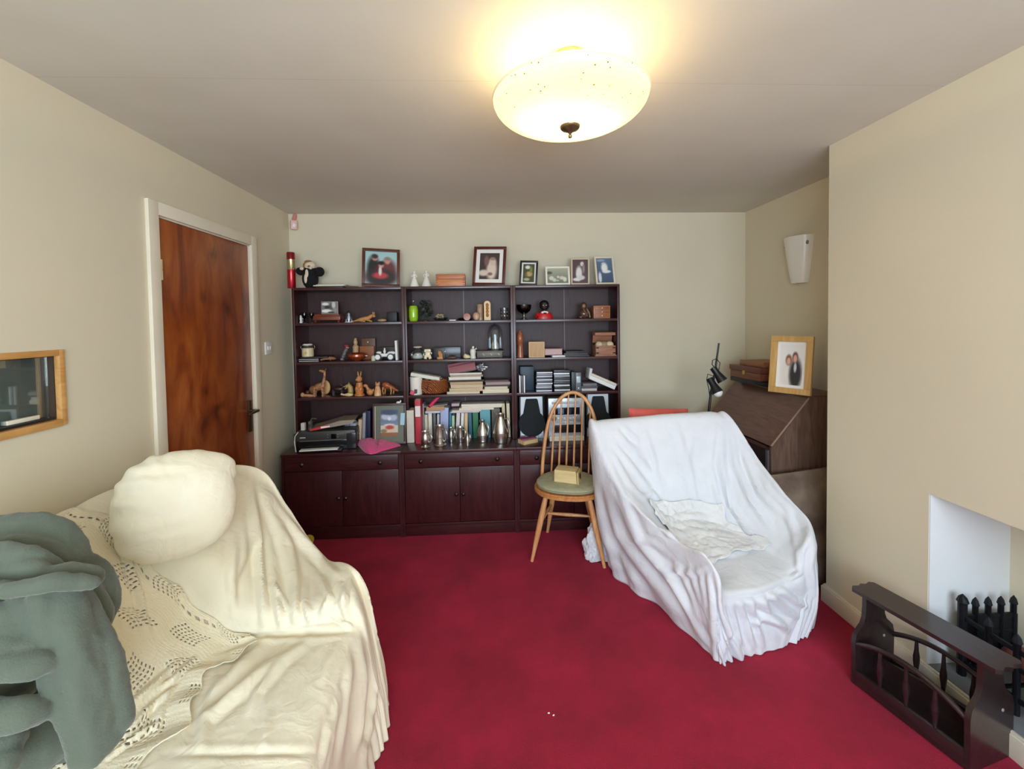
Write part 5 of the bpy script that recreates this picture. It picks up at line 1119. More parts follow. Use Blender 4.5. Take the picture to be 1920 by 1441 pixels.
comp('glass_cloche', 'tall clear glass dome over a small glass bottle on the casket', 'glass dome', (x, 3.25, zc), [('base', [('l', [(w*.5, 0), (w*.5, .006), (w*.46, .008)], (0, 0, 0), 28)], mat('dark_base', (56, 46, 40), .4)), ('dome', [('l', [(w*.43, .008), (w*.44, h*.55), (w*.42, h*.74), (w*.32, h*.90), (w*.16, h*.975), (.002, h)], (0, 0, 0), 36)], gl),
    ('bottle', [('l', [(w*.20, .009), (w*.25, .014), (w*.25, h*.22), (w*.10, h*.36), (w*.08, h*.44), (w*.12, h*.46), (w*.10, h*.50), (.001, h*.51)], (0, 0, 0), 24)], mat('milky_glass', (176, 170, 156), .15, var=.15, scale=40)), ('finial', [('e', (0, 0, h*1.0), (.006, .006, .007))], gl)])
# ---- second shelf, right unit
x, w, h = at(968, 981, 618, Z2)
r = w/2
solo('pepper_mill', 'turned reddish wood mill at the left of the right second shelf', 'mill', [('l', [(r*.98, 0), (r*1.0, .006), (r*.92, h*.1), (r*.80, h*.40), (r*.84, h*.48), (r*1.0, h*.52), (r*.8, h*.55), (r*.9, h*.58), (r*.98, h*.68), (r*.86, h*.84), (r*.5, h*.90), (r*.34, h*.93), (r*.4, h*.97), (.001, h)], (0, 0, 0), 28)], wood('mill_wood', (142, 74, 44), (176, 100, 64), .35, 'z', 3, coat=.3), (x, 3.20, Z2))
x, w, h = at(990, 1019, 640, Z2)
comp('square_wood_box', 'square pale wooden box with a light rim on the second shelf', 'box', (x, 3.215, Z2), [('box', [('b', (0, 0, h/2), (w, .09, h), .002)], mat('pale_edge_wood', (214, 178, 132), .5)), ('panel', [('b', (0, -.0455, h/2), (w*.88, .002, h*.88), 0)], wood('square_panel', (178, 140, 98), (200, 162, 116), .55, 'z', 3))])
x, w, h = at(1032, 1056, 665, Z2)
solo('white_remote', 'slim white object under the pinkish book on the second shelf', 'case', [('b', (0, 0, h/2), (w, .10, h), .003)], mat('white_shell_plastic', (228, 220, 218), .4), (x+.002, 3.21, Z2))
x, w, h2 = at(1019, 1052, 652, Z2+h+.0005)
comp('pinkish_book', 'thick pinkish book with a red cover lying on the second shelf', 'book', (x, 3.225, Z2+h+.0008), [('pages', [('b', (0, 0, h2*.46), (w*.96, .10, h2*.84), 0)], mat('pink_pages', (198, 172, 170), .8, var=.05, scale=40, stretch=(1, 1, 14))), ('cover', [('b', (0, 0, h2*.94), (w*1.02, .106, h2*.10), .001), ('b', (0, 0, .0025), (w, .106, .005), .001)], mat('dusky_red_cover', (136, 84, 84), .6))])
for k, (a, b, t0, c) in enumerate(((1052, 1101, 667, (52, 52, 60)), (1054, 1098, 663, (66, 64, 70)), (1057, 1094, 660, (46, 46, 54)))):
    x, w, h = at(a, b, t0-4, Z2, 3.24)
    solo('grey_magazine', ['lowest of three dark grey booklets stacked on the second shelf', 'middle of three dark grey booklets stacked on the second shelf', 'topmost of three dark grey booklets stacked on the second shelf'][k], 'booklet', [('b', (0, 0, .0065), (w, .15, .013), .002)], mat('booklet_%d' % c[0], c, .5), (x, 3.25, Z2+.0137*k), rz=.03*(k-1), group='dark grey booklets')
x, w, h = at(1114, 1151, 647, Z2)
cw = wood('chest_wood', (138, 88, 62), (172, 118, 88), .5, 'x', 2)
e = comp('trinket_chest', 'open wooden trinket chest filled with stones on the second shelf', 'chest', (x, 3.22, Z2), [
    ('body', [box2(-w*.5, w*.5, -.05, -.044, .006, h, .001), box2(-w*.5, w*.5, .044, .05, .006, h, .001), box2(-w*.5, -w*.5+.006, -.044, .044, .006, h, .001), box2(w*.5-.006, w*.5, -.044, .044, .006, h, .001), box2(-w*.54, w*.54, -.056, .056, 0, .008, .001)], cw),
    ('lid', [('b', (.0, .048, h+.052), (w*1.0, .012, .07), .002, (.35, 0, 0)), ('b', (0, .005, h+.092), (w*1.04, .096, .022), .003, (.10, 0, 0))], cw),
    ('corner_mount', [('b', (s*w*.42, -.051, h*k), (.020, .003, .010), .001) for s in (-1, 1) for k in (.30, .80)], mat('dark_iron', (44, 34, 30), .5, .5))])
for k, (dx, rr, c) in enumerate(((-.045, .030, (206, 186, 150)), (-.008, .032, (150, 140, 112)), (.042, .032, (210, 196, 160)))):
    solo('chest_stone', ['leftmost of three rounded stones in the open trinket chest', 'middle of three rounded stones, darker, in the open trinket chest', 'rightmost of three rounded stones in the open trinket chest'][k], 'stone', [('e', (0, 0, 0), (rr, .028, .028))], mat('chest_stone_%d' % k, c, .5, var=.12, scale=40), (x+dx*.92, 3.205, Z2+h+.004), group='stones in the trinket chest')

# ---- third shelf, left unit: carved animals
x, w, h = at(561, 596, 738, Z3)
solo('carved_otter', 'carved otter lying with a pale round head on the third shelf', 'carving', [('e', (-.052, -.004, .020), (.020, .018, .019)), ('t', [(-.04, 0, .014), (-.01, 0, .013), (.03, -.004, .011), (.07, 0, .010)], [.012, .013, .012, .006], 10), ('e', (.06, -.006, .008), (.016, .010, .006))], wood('otter_wood', (166, 112, 74), (206, 158, 116), .5, 'x', 3), (-1.326, 3.185, Z3)).scale = (.75, .9, .9)
x, w, h = at(574, 583, 734, Z3, 3.27)
solo('brown_ball', 'small brown ball behind the carved otter', 'ball', [('e', (0, 0, .020), (.019, .019, .020))], figd, (x, 3.27, Z3))
for k, (a, b, t, y) in enumerate(((592, 606, 722, 3.29), (612, 628, 712, 3.285))):
    x, w, h = at(a, b, t, Z3, y)
    solo('wood_slice', ['smaller tan oval slice behind the left of the giraffe', 'larger pale oval slice behind the right of the giraffe'][k], 'carving', [('e', (0, 0, h/2), (w*.56, .012, h/2))], mat(['tan_slice', 'pale_slice'][k], [(150, 98, 54), (214, 166, 104)][k], .5, var=.1, scale=20), (x, y, Z3))
x, w, h = at(597, 624, 692, Z3, 3.20)
gm = mat('giraffe_wood', (200, 144, 96), .45, c2=(104, 52, 30), scale=70)
comp('carved_giraffe', 'tall carved spotted giraffe on the third shelf', 'carving', (x-.004, 3.20, Z3), [
    ('body', [('e', (0, 0, h*.36), (.046, .020, .028), (0, -.25, 0)), ('t', [(.024, 0, h*.40), (.034, 0, h*.55), (.040, 0, h*.75), (.042, 0, h*.92)], [.018, .012, .009, .009], 12), ('e', (.026, 0, h*.93), (.026, .009, .010), (0, .25, 0)), ('t', [(.040, .005, h*.94), (.052, .006, h*1.02)], .003, 6), ('t', [(.044, -.005, h*.94), (.056, -.006, h*1.0)], .003, 6), ('t', [(-.044, 0, h*.38), (-.055, 0, h*.2)], .003, 6)], gm)]+
    [('leg', [('t', [(sx, sy, h*.32), (sx*1.1, sy, h*.15), (sx*1.05, sy, 0)], [.010, .007, .007], 8)], gm) for sx in (-.030, .024) for sy in (-.012, .012)])
x, w, h = at(628, 653, 720, Z3, 3.23)
comp('dark_antelope', 'dark carved horned antelope on the third shelf', 'carving', (x, 3.24, Z3), [
    ('body', [('e', (.005, 0, h*.55), (.042, .017, .020)), ('t', [(.03, 0, h*.6), (.045, 0, h*.72)], [.012, .009], 10), ('e', (.052, -.002, h*.70), (.014, .008, .008))], mat('ebony', (50, 28, 24), .35)),
    ('horn', [('t', [(.045, .004, h*.75), (.025, .01, h*.9), (.020, .012, h*1.05)], [.004, .003, .001], 6)], mat('horn', (120, 76, 60), .4)), ('horn', [('t', [(.048, -.004, h*.75), (.06, -.01, h*.80), (.085, -.012, h*.80)], [.004, .003, .001], 6)], mat('horn_pale', (190, 150, 130), .4))]+
    [('leg', [('t', [(sx, sy, h*.5), (sx, sy, 0)], [.008, .006], 8)], mat('ebony', (50, 28, 24), .35)) for sx in (-.028, .034) for sy in (-.01, .01)])
x, w, h = at(654, 670, 718, Z3, 3.245)
comp('horse_head', 'pale carved horse head like a chess knight on the third shelf', 'carving', (x, 3.25, Z3), [('head', [('t', [(.008, 0, .0), (.012, 0, h*.3), (.010, 0, h*.6), (-.002, 0, h*.82), (-.018, -.002, h*.72), (-.030, -.004, h*.56)], [.022, .020, .020, .018, .014, .009], 14), ('e', (0, 0, h*.95), (.005, .008, .012))], mat('pale_olive_wood', (190, 158, 96), .45, var=.12, scale=16))])
x, w, h = at(648, 671, 738, Z3, 3.175)
solo('cream_fish', 'small cream stone fish lying before the horse head', 'carving', [('e', (.008, 0, .012), (.034, .014, .012)), ('t', [(-.02, 0, .011), (-.042, 0, .016), (-.046, 0, .020)], [.007, .006, .009], 8), ('t', [(.0, -.012, .014), (.02, -.02, .004)], [.005, .003], 6)], mat('cream_stone', (226, 196, 140), .45), (x, 3.175, Z3))
x, w, h = at(672, 690, 698, Z3, 3.20)
comp('carved_rabbit', 'tall orange brown carved rabbit on the third shelf', 'carving', (x, 3.20, Z3), [('body', [('l', [(w*.50, 0), (w*.50, .010), (w*.38, .016), (w*.42, h*.24), (w*.34, h*.46), (w*.28, h*.60)], (0, 0, 0), 20, .8), ('e', (w*.16, -.014, h*.28), (.016, .012, .022)), ('e', (-w*.2, -.012, h*.3), (.014, .012, .020))], wood('rabbit_wood', (176, 98, 44), (208, 134, 72), .4, 'z', 3)), ('head', [('e', (.002, -.004, h*.72), (.021, .020, .026)), ('e', (-.012, -.016, h*.70), (.010, .010, .009))], fig), ('collar', [('l', [(w*.29, h*.58), (w*.33, h*.60), (w*.29, h*.62)], (0, 0, 0), 20)], figd), ('ear', [('e', (-.006, 0, h*.91), (.005, .004, .026), (0, -.1, 0))], fig), ('ear', [('e', (.012, 0, h*.91), (.005, .004, .027), (0, .15, 0))], fig)])
x, w, h = at(690, 706, 724, Z3, 3.195)
solo('carved_duck', 'small carved duckling between the rabbit and the cat', 'carving', [('e', (.010, 0, .026), (.026, .020, .024), (0, .5, 0)), ('t', [(.0, 0, .04), (-.012, 0, .062), (-.016, 0, .074)], [.013, .010, .011], 10), ('e', (-.022, -.002, .074), (.016, .012, .012)), ('e', (.034, 0, .040), (.006, .006, .010))], fig, (x, 3.19, Z3))
x, w, h = at(708, 721, 715, Z3, 3.19)
solo('carved_cat', 'seated carved orange and white cat on the third shelf', 'carving', [('l', [(w*.48, 0), (w*.5, .008), (w*.46, h*.3), (w*.34, h*.6), (w*.24, h*.70)], (0, 0, 0), 20, .85), ('e', (.002, -.006, h*.82), (w*.33, w*.30, h*.13)), ('l', [(.006, 0), (.001, .012)], (-.010, -.004, h*.90), 8), ('l', [(.006, 0), (.001, .012)], (.013, -.004, h*.90), 8)], mat('cat_wood', (204, 132, 74), .4, c2=(236, 190, 146), scale=14), (x, 3.18, Z3))
x, w, h = at(722, 748, 716, Z3, 3.235)
comp('carved_deer', 'reddish carved deer bending down at the right of the third shelf', 'carving', (x-.004, 3.245, Z3), [('body', [('e', (-.02, 0, h*.70), (.036, .020, .026), (0, .45, 0)), ('t', [(.0, 0, h*.64), (.028, -.004, h*.52), (.046, -.008, h*.38)], [.020, .014, .011], 12), ('e', (.055, -.012, h*.34), (.020, .010, .009), (0, .5, 0))], wood('deer_wood', (140, 66, 30), (184, 100, 52), .4, 'x', 3)), ('antler', [('t', [(.048, -.004, h*.45), (.06, 0, h*.62), (.058, .004, h*.72)], [.003, .002, .001], 6)], figd)]+
    [('leg', [('t', [(sx, sy, h*.6), (sx+dx, sy, h*.3), (sx, sy, 0)], [.010, .006, .005], 8)], fig) for sx, sy, dx in ((-.042, -.01, -.006), (-.036, .012, .004), (.014, -.012, .004), (.028, .01, .006))])
# ---- third shelf, middle unit
x, w, h = at(767, 790, 706, Z3, 3.19)
comp('white_mug', 'tall white pot holding sunglasses and pens on the third shelf', 'pot', (x, 3.20, Z3), [('pot', [('l', [(w*.44, 0), (w*.48, .006), (w*.5, h), (w*.46, h), (w*.44, .012), (.001, .012)], (0, 0, 0), 28)], cer), ('sticker', [('p', [(-.010, h*.08), (.012, h*.10), (.014, h*.32), (-.008, h*.34)], -w*.50, -w*.485, 'y')], mat('grey_sticker', (70, 70, 70), .6))])
x2, w2, h2 = at(767, 779, 729, Z3, 3.155)
solo('pink_rubber', 'small pink eraser leaning on the white pot on the third shelf', 'eraser', [('b', (0, 0, .018), (.030, .016, .030), .004, (0, .35, 0))], mat('pink_rubber', (222, 84, 104), .6), (x2, 3.152, Z3+.002))
p0, p1 = P(772, 700, 3.21), P(825, 709, 3.21)
solo('paper_bundle', 'tilted bundle of white paper lying over the pot and basket', 'paper', [('b', (0, 0, 0), ((p1-p0).length, .09, .026), .004), ('b', (.002, -.003, -.006), ((p1-p0).length*1.02, .088, .006), .001)], mat('off_white_paper', (226, 224, 212), .8, var=.04, scale=30), (p0+p1)/2, rot=(0, math.atan2(p0.z-p1.z, p1.x-p0.x), 0))
x, w, h = at(789, 843, 712, Z3, 3.21)
def weave_mat():
    m, nt, b = base_mat('orange_wicker'); N, L = nt.nodes, nt.links
    tc = N.new('ShaderNodeTexCoord'); n = N.new('ShaderNodeTexWave'); n.wave_type = 'BANDS'; n.bands_direction = 'DIAGONAL'; n.inputs['Scale'].default_value = 38; n.inputs['Distortion'].default_value = 6; n.inputs['Detail'].default_value = 2
    L.new(tc.outputs['Object'], n.inputs['Vector']); r = N.new('ShaderNodeValToRGB'); r.color_ramp.elements[0].color = lin((98, 44, 18)); r.color_ramp.elements[1].color = lin((190, 108, 54)); L.new(n.outputs['Fac'], r.inputs[0]); L.new(r.outputs[0], b.inputs['Base Color'])
    bp = N.new('ShaderNodeBump'); bp.inputs['Strength'].default_value = 1; bp.inputs['Distance'].default_value = .006; L.new(n.outputs['Fac'], bp.inputs['Height']); L.new(bp.outputs[0], b.inputs['Normal']); b.inputs['Roughness'].default_value = .55
    return m
wk = weave_mat()
comp('wicker_basket', 'round orange brown wicker basket on the third shelf', 'basket', (x, 3.215, Z3), [('body', [('l', [(w*.30, 0), (w*.42, h*.10), (w*.5, h*.45), (w*.48, h*.80), (w*.44, h), (w*.42, h), (w*.45, h*.78), (w*.46, h*.45), (w*.36, h*.12), (.001, h*.06)], (0, 0, 0), 40, .62)], wk), ('rim', [('t', [(w*.43*math.cos(k/32*2*PI), w*.43*.62*math.sin(k/32*2*PI), h+.004*math.sin(k*1.6)) for k in range(32)], .006, 8, True)], mat('wicker_rim', (150, 84, 40), .55)), ('band', [('t', [(-w*.16+.006*math.sin(k), -w*.31*math.sin(.35+k/10*2.2)*1.01, h*(.04+.096*k)) for k in range(11)], .003, 6)], mat('dark_strap', (70, 36, 22), .6))])
solo('cord_loop', 'pale looped cord lying on top of the wicker basket', 'cord', [('t', [(.05*math.cos(a)*(1+.3*math.sin(3*a)), .035*math.sin(a), .006+.005*math.sin(2*a)) for a in [k/30*2*PI for k in range(30)]], .003, 6, True), ('t', [(-.04, -.01, .004), (-.06, -.02, .012), (-.05, -.03, .018), (-.02, -.03, .01)], .003, 6)], mat('pale_cord', (196, 170, 136), .7), (x, 3.21, Z3+h+.001))
# the leaning heap of books and papers
base_y = 3.225; z = Z3
stackA = [(841, 900, 6, (222, 206, 176), 0), (845, 905, 9, (206, 186, 152), .02), (848, 906, 9, (212, 190, 156), -.02), (846, 905, 7, (190, 166, 132), .03), (843, 908, 5, (70, 66, 62), 0), (844, 902, 8, (232, 226, 212), .02), (847, 906, 5, (180, 160, 140), -.02), (845, 903, 5, (226, 220, 208), .04)]
nm = ['bottom book of the big heap on the third shelf', 'second book up in the big heap, tan paged', 'third book up in the big heap, tan paged', 'fourth book up in the big heap, brown paged', 'thin dark magazine in the middle of the big heap', 'white paged book in the upper big heap', 'thin tan booklet under the white leaflet in the big heap', 'white leaflet at the top of the flat big heap']
for k, (a, b, hp, c, rz) in enumerate(stackA):
    x0, x1 = XAT(a, base_y, z), XAT(b, base_y, z); t = hp/250*.70
    solo('book', nm[k], 'book', [('b', (0, 0, t/2), (x1-x0, .14, t), .001), ('b', (-.001, -.001, t*.96), ((x1-x0)*1.01, .142, t*.08), 0)], mat('pages_%d_%d' % (c[0], k), c, .8, var=.08, scale=25, stretch=(1, 1, 20)), ((x0+x1)/2, base_y+.01, z), rz=rz, group='books in the big heap'); z += t+.0006
zt = z
q0, q1 = P(842, 712, 3.17), P(893, 702, 3.17)
qt = P(866, 688, 3.24)
comp('pink_album', 'dusky pink album leaning on top of the book heap', 'book', ((q0+q1)/2+Vector((0, .0, .001)), )[0:1] and ((q0.x+q1.x)/2, 3.185, zt+.002), [('cover', [('b', (0, .0, .042), (.205, .012, .080), .003)], mat('dusky_pink', (160, 100, 104), .55, var=.06, scale=10)), ('stripe', [('b', (0, -.0065, .060), (.19, .001, .008), 0)], mat('dark_pink_stripe', (120, 62, 70), .6)), ('pages', [('b', (0, .013, .041), (.198, .014, .074), 0)], cream_p)], rot=(-.45, -.19, 0))
x, w, h = at(892, 913, 690, zt, 3.25)
solo('foil_flower', 'crumpled silver foil shape behind the pink album', 'foil', crumple((0, 0, .026), (.034, .028, .026), 7.7, amp=.7, flat=.95), mat('foil', (190, 190, 190), .3, .8), (x, 3.265, zt))
z = Z3
stackB = [(905, 955, 7, (226, 214, 184), 0), (908, 952, 5, (218, 208, 184), .03), (905, 956, 3, (90, 78, 76), -.03), (910, 957, 5, (168, 150, 146), .02), (908, 954, 3, (108, 92, 96), .05)]
nb = ['cream bottom booklet of the low pile right of the big heap', 'second cream booklet of the low pile', 'thin dark booklet in the low pile', 'greyish booklet near the top of the low pile', 'thin mauve booklet on top of the low pile']
for k, (a, b, hp, c, rz) in enumerate(stackB):
    x0, x1 = XAT(a, 3.20, z), XAT(b, 3.20, z); t = hp/250
    solo('booklet', nb[k], 'booklet', [('b', (0, 0, t/2), (x1-x0-.008, .12, t), .001)], mat('bk_%d_%d' % (c[0], k), c, .8, var=.08, scale=25, stretch=(1, 1, 20)), ((x0+x1)/2-.002, 3.225, z), rz=rz, group='booklets in the low pile'); z += t+.0006
# ---- third shelf, right unit
x, w, h = at(975, 1001, 687, Z3, 3.25)
solo('blue_binder', 'dark blue ring binder standing at the back of the third shelf', 'binder', [('b', (0, 0, h/2), (w*.98, .10, h), .003)], mat('navy_teal', (18, 44, 62), .45), (x, 3.30, Z3))
for k, px in enumerate((974, 978, 982)):
    x, w, h = at(px-1.6, px+1.6, 703, Z3, 3.18)
    solo('slim_case', ['left of three thin upright cases before the blue binder', 'middle of three thin upright cases before the blue binder', 'right of three thin upright cases before the blue binder'][k], 'disc case', [('b', (0, 0, h/2), (.010, .10, h), .0008)], mat(['case_white', 'case_grey', 'case_white'][k], [(232, 232, 232), (110, 110, 114), (232, 232, 232)][k], .35), (x, 3.20, Z3), group='thin upright cases')
def discs(x0p, x1p, ytop, n, seed, who, cols_):
    rr = random.Random(seed); z = Z3
    H_ = P((x0p+x1p)/2, ytop, 3.20).z-Z3; t = H_/n-.0004
    for k in range(n):
        xx0, xx1 = XAT(x0p, 3.19, z), XAT(x1p, 3.19, z); c = cols_[k % len(cols_)]
        ordn = ['bottom', 'second from bottom', 'third from bottom', 'fourth from bottom', 'fifth from bottom', 'sixth from bottom', 'seventh from bottom', 'eighth from bottom', 'ninth from bottom', 'tenth from bottom', 'eleventh from bottom'][k] if k < n-1 else 'topmost'
        e = empty('disc_case', '%s disc case of the %s' % (ordn, who), 'disc case', ((xx0+xx1)/2+rr.uniform(-.003, .003), 3.235+rr.uniform(-.003, .003), z), rz=rr.uniform(-.03, .03), group='disc cases in the '+who)
        part(e, 'case', [('b', (0, 0, t/2), (xx1-xx0-.004, .12, t), .0008)], mat('disc_black', (22, 22, 26), .25))
        part(e, 'spine_label', [('b', (0, -.0603, t/2), ((xx1-xx0)*.93, .0012, t*.62), 0)], mat('spine_%d' % c[0], c, .4)); z += t+.0004
discs(1004, 1035, 696, 11, 3, 'left disc pile', [(226, 228, 236), (60, 60, 70), (210, 212, 222), (150, 154, 170), (236, 236, 240), (84, 86, 100)])
discs(1037, 1068, 693, 9, 5, 'right disc pile', [(232, 232, 238), (36, 36, 42), (214, 214, 220), (30, 32, 38), (120, 110, 116), (20, 24, 30), (168, 170, 180)])
x, w, h = at(1069, 1077, 696, Z3)
solo('dark_upright_box', 'dark grey upright box right of the disc piles', 'box', [('b', (0, 0, h/2), (w, .11, h), .002)], mat('charcoal', (52, 56, 64), .4), (x, 3.225, Z3))
x, w, h = at(1077, 1087, 697, Z3)
comp('small_camera', 'grey and silver compact device standing beside the dark box', 'device', (x, 3.21, Z3), [('body', [('b', (0, 0, h/2), (w, .07, h), .004)], mat('mid_grey', (110, 112, 120), .4)), ('window', [('b', (0, -.0355, h*.62), (w*.7, .002, h*.34), .001)], mat('pale_window', (190, 208, 212), .2)), ('button', [('e', (0, -.036, h*.15), (.006, .003, .006))], cer)])
for k, (a, b, c, lab) in enumerate(((1088, 1117, (196, 190, 188), 'pale bottom leaflet of the grey paper pile on the third shelf'), (1087, 1118, (84, 80, 90), 'dark grey leaflet in the grey paper pile'), (1089, 1116, (120, 116, 124), 'mid grey leaflet on top of the grey paper pile'))):
    x0, x1 = XAT(a, 3.21, Z3), XAT(b, 3.21, Z3)
    solo('leaflet', lab, 'leaflet', [('b', (0, 0, .009), (x1-x0-.003, .14, .018), .002)], mat('leaf_%d' % c[0], c, .6), ((x0+x1)/2, 3.235, Z3+.0186*k), rz=.04*(k-1), group='grey paper pile')
a0, a1 = P(1101, 704, 3.22), P(1150, 725, 3.22)
ln = (a1-a0).length
comp('leaning_binder', 'white magazine binder leaning over to the right on the third shelf', 'binder', ((a0+a1)/2, )[0], [('spine', [('b', (0, 0, 0), (ln*.96, .13, .030), .004)], mat('binder_white', (236, 234, 230), .5)), ('pages', [('b', (.004, .0, .022), (ln*.95, .12, .012), .001), ('b', (.004, .0, .031), (ln*.92, .118, .005), .001)], cream_p), ('flap', [('b', (-ln*.50, 0, .030), (.020, .12, .07), .003, (0, -.25, 0))], mat('binder_flap', (216, 216, 222), .5))], rot=(0, math.atan2(a0.z-a1.z, a1.x-a0.x), 0))

# ---- base top: printer corner
def fb(px, py): return PZ(px, py, ZB).y
pr = empty('printer', 'black inkjet printer on the left base cabinet', 'printer', (-1.14, 3.005, ZB), rz=.10)
PW, PD, PH = .40, .29, .135
pblk = mat('printer_black', (32, 31, 29), .42); pgl = mat('printer_gloss', (20, 20, 20), .18)
part(pr, 'body', [('b', (0, PD/2, PH*.26), (PW, PD, PH*.52), .008)], pgl)
part(pr, 'front_panel', [('b', (0, PD*.47, PH*.76), (PW*1.0, PD*1.0, PH*.47), .012), ('b', (-.02, -.006, PH*.74), (PW*.94, .012, PH*.40), .004)], mat('printer_grey', (54, 52, 48), .4))
part(pr, 'silver_line', [('b', (-.03, -.008, PH*.53), (PW*.70, .003, .003), 0)], mat('silver', (190, 190, 188), .3, .8))
part(pr, 'display', [('b', (PW*.14, -.013, PH*.72), (.034, .003, .034), .001)], mat('screen_black', (8, 8, 9), .1))
for k, (bx, bz) in enumerate(((.07, .82), (.07, .68), (.24, .82), (.24, .68), (.28, .82), (.32, .82), (.20, .82))): part(pr, 'button', [('e', (PW*(bx-.03), -.0125, PH*bz), (.004, .002, .003))], mat('button_grey', (120, 118, 112), .4))
part(pr, 'badge', [('b', (-PW*.37, -.0128, PH*.72), (.036, .0015, .006), 0)], mat('badge_white', (210, 208, 204), .4))
part(pr, 'side_tower', [('b', (PW*.43, .02, PH*.44), (PW*.16, .07, PH*.82), .006)], mat('tower_gloss', (40, 40, 42), .22))
part(pr, 'output_tray', [('b', (-.03, -.03, .010), (PW*.72, .06, .006), .002)], pgl)
part(pr, 'cable', [('t', [(-PW*.44, -.012, PH*1.02), (-PW*.49, -.016, PH*.82), (-PW*.50, -.018, PH*.5), (-PW*.485, -.024, .04), (-PW*.47, -.03, .006)], .0032, 8)], mat('white_cable', (214, 208, 196), .5))
M_pr = Matrix.Translation(pr.location) @ Matrix.Rotation(.10, 4, 'Z')
def onp(x, y, z): return M_pr @ Vector((x, y, z))
solo('white_paper_sheet', 'white paper lying in the output tray of the printer', 'paper', [('b', (0, 0, .004), (.25, .05, .007), .002)], white_c, onp(-.035, -.032, .0135), rz=.10)
zp = PH*.995+.002
x, w, h = S(587, 652, 777, ZB+zp, 3.20)
mg = comp('magazine', 'red and grey magazine lying curled on top of the printer', 'magazine', onp(.03, .10, zp), [('pages', [('p', [(-.14, .0), (.14, .035), (.16, .060), (.06, .060), (-.05, .032), (-.14, .010)], -.08, .09, 'y')], mat('grey_pages', (142, 128, 112), .55, var=.12, scale=9)), ('red_cover', [('p', [(-.143, .0008), (-.02, .0155), (-.018, .034), (-.05, .0325), (-.143, .0105)], -.0815, -.0803, 'y')], mat('magazine_red', (206, 36, 44), .45)), ('white_strip', [('p', [(-.07, .014), (-.01, .020), (-.012, .030), (-.07, .026)], -.0825, -.0816, 'y')], white_c)], rz=.16)
solo('white_adapter', 'small white adapter standing on the left of the printer', 'adapter', [('b', (0, 0, .026), (.026, .03, .052), .004)], mat('adapter_white', (206, 200, 190), .5), onp(-PW*.40, .05, zp))
solo('black_adapter', 'black adapter with silver trim beside the white one on the printer', 'adapter', [('b', (0, 0, .03), (.022, .03, .060), .004), ('t', [(.0, 0, .058), (.012, 0, .078), (.04, .01, .072)], .004, 8)], mat('adapter_black', (40, 38, 36), .35, c2=(120, 116, 108), scale=40), onp(-PW*.29, .06, zp))
solo('silver_gadget', 'small silver and black gadget on the right of the printer', 'gadget', [('b', (0, 0, .012), (.085, .05, .022), .004), ('e', (-.02, -.012, .028), (.018, .010, .008)), ('e', (.026, 0, .030), (.014, .012, .012))], mat('gadget_silver', (60, 58, 62), .35, c2=(176, 174, 184), scale=45), onp(PW*.37, .12, zp))
# books behind the framed painting
bk3 = [(682, 688, 784, (206, 176, 142), 'cream slim book at the left of the painting frame', .07), (690, 695, 772, (150, 150, 156), 'grey spiral notebook beside the slim cream book', .06), (697, 704, 768, (24, 28, 62), 'navy blue book just left of the painting frame', .02)]
for a, b, t, c, lab, ln_ in bk3:
    x, w, h = S(a, b, t, ZB, 3.20)
    solo('book', lab, 'book', [('b', (0, 0, h/2), (w, .13, h), .001, (0, ln_, 0))], mat('spine_c_%d' % (c[0]+c[2]), c, .5, var=.05, scale=30), (x, 3.22, ZB+.002), group='books beside the painting')
# the framed painting with a sticky note
yfr = fb(735, 833)
x, w, h = S(705, 765, 759, ZB, yfr)
fw_ = wood('painting_frame', (58, 28, 22), (84, 46, 36), .4, 'z', 2)
pf = picture('brown framed small landscape painting standing before the books', (x, yfr+.01, ZB+.002), w, h*1.02, .02, .10, fw_, .016, 0, (104, 108, 92), [], depth=.014, name='framed_painting')
part(pf, 'gold_slip', [box2(-w/2+.014, -w/2+.019, -.0125, -.009, .016, h-.014)], mat('pale_gilt', (216, 206, 176), .35))
o = part(pf, 'painting', paint_mesh(w*.52, h*.66, lambda v: (150, 96, 60) if v < .14 else ((206, 196, 176) if v < .40 else (70+90*(1-v), 90+80*(1-v), 120+60*(1-v))),
    [(.3, .74, .28, .12, (186, 192, 206)), (.72, .70, .24, .12, (176, 186, 204)), (.5, .9, .5, .10, (60, 72, 96)), (.5, .42, .30, .05, (222, 214, 206)), (.52, .33, .24, .08, (190, 62, 62)), (.62, .20, .22, .06, (214, 190, 160)), (.18, .20, .18, .07, (140, 120, 84)), (.50, .66, .10, .07, (222, 226, 228))]), print_mat(), loc=(0, -.0105, h*.20))
part(pf, 'sticky_note', [('b', (w*.40, -.015, h*.62), (.030, .001, h*.30), 0, (0, .05, 0))], mat('sky_note', (168, 206, 222), .6))
solo('white_toy', 'tiny white toy lying on the top edge of the painting frame', 'toy', [('e', (0, 0, .009), (.015, .007, .009)), ('e', (.016, 0, .017), (.005, .005, .010))], cer, P(747, 756.5, yfr+.034))
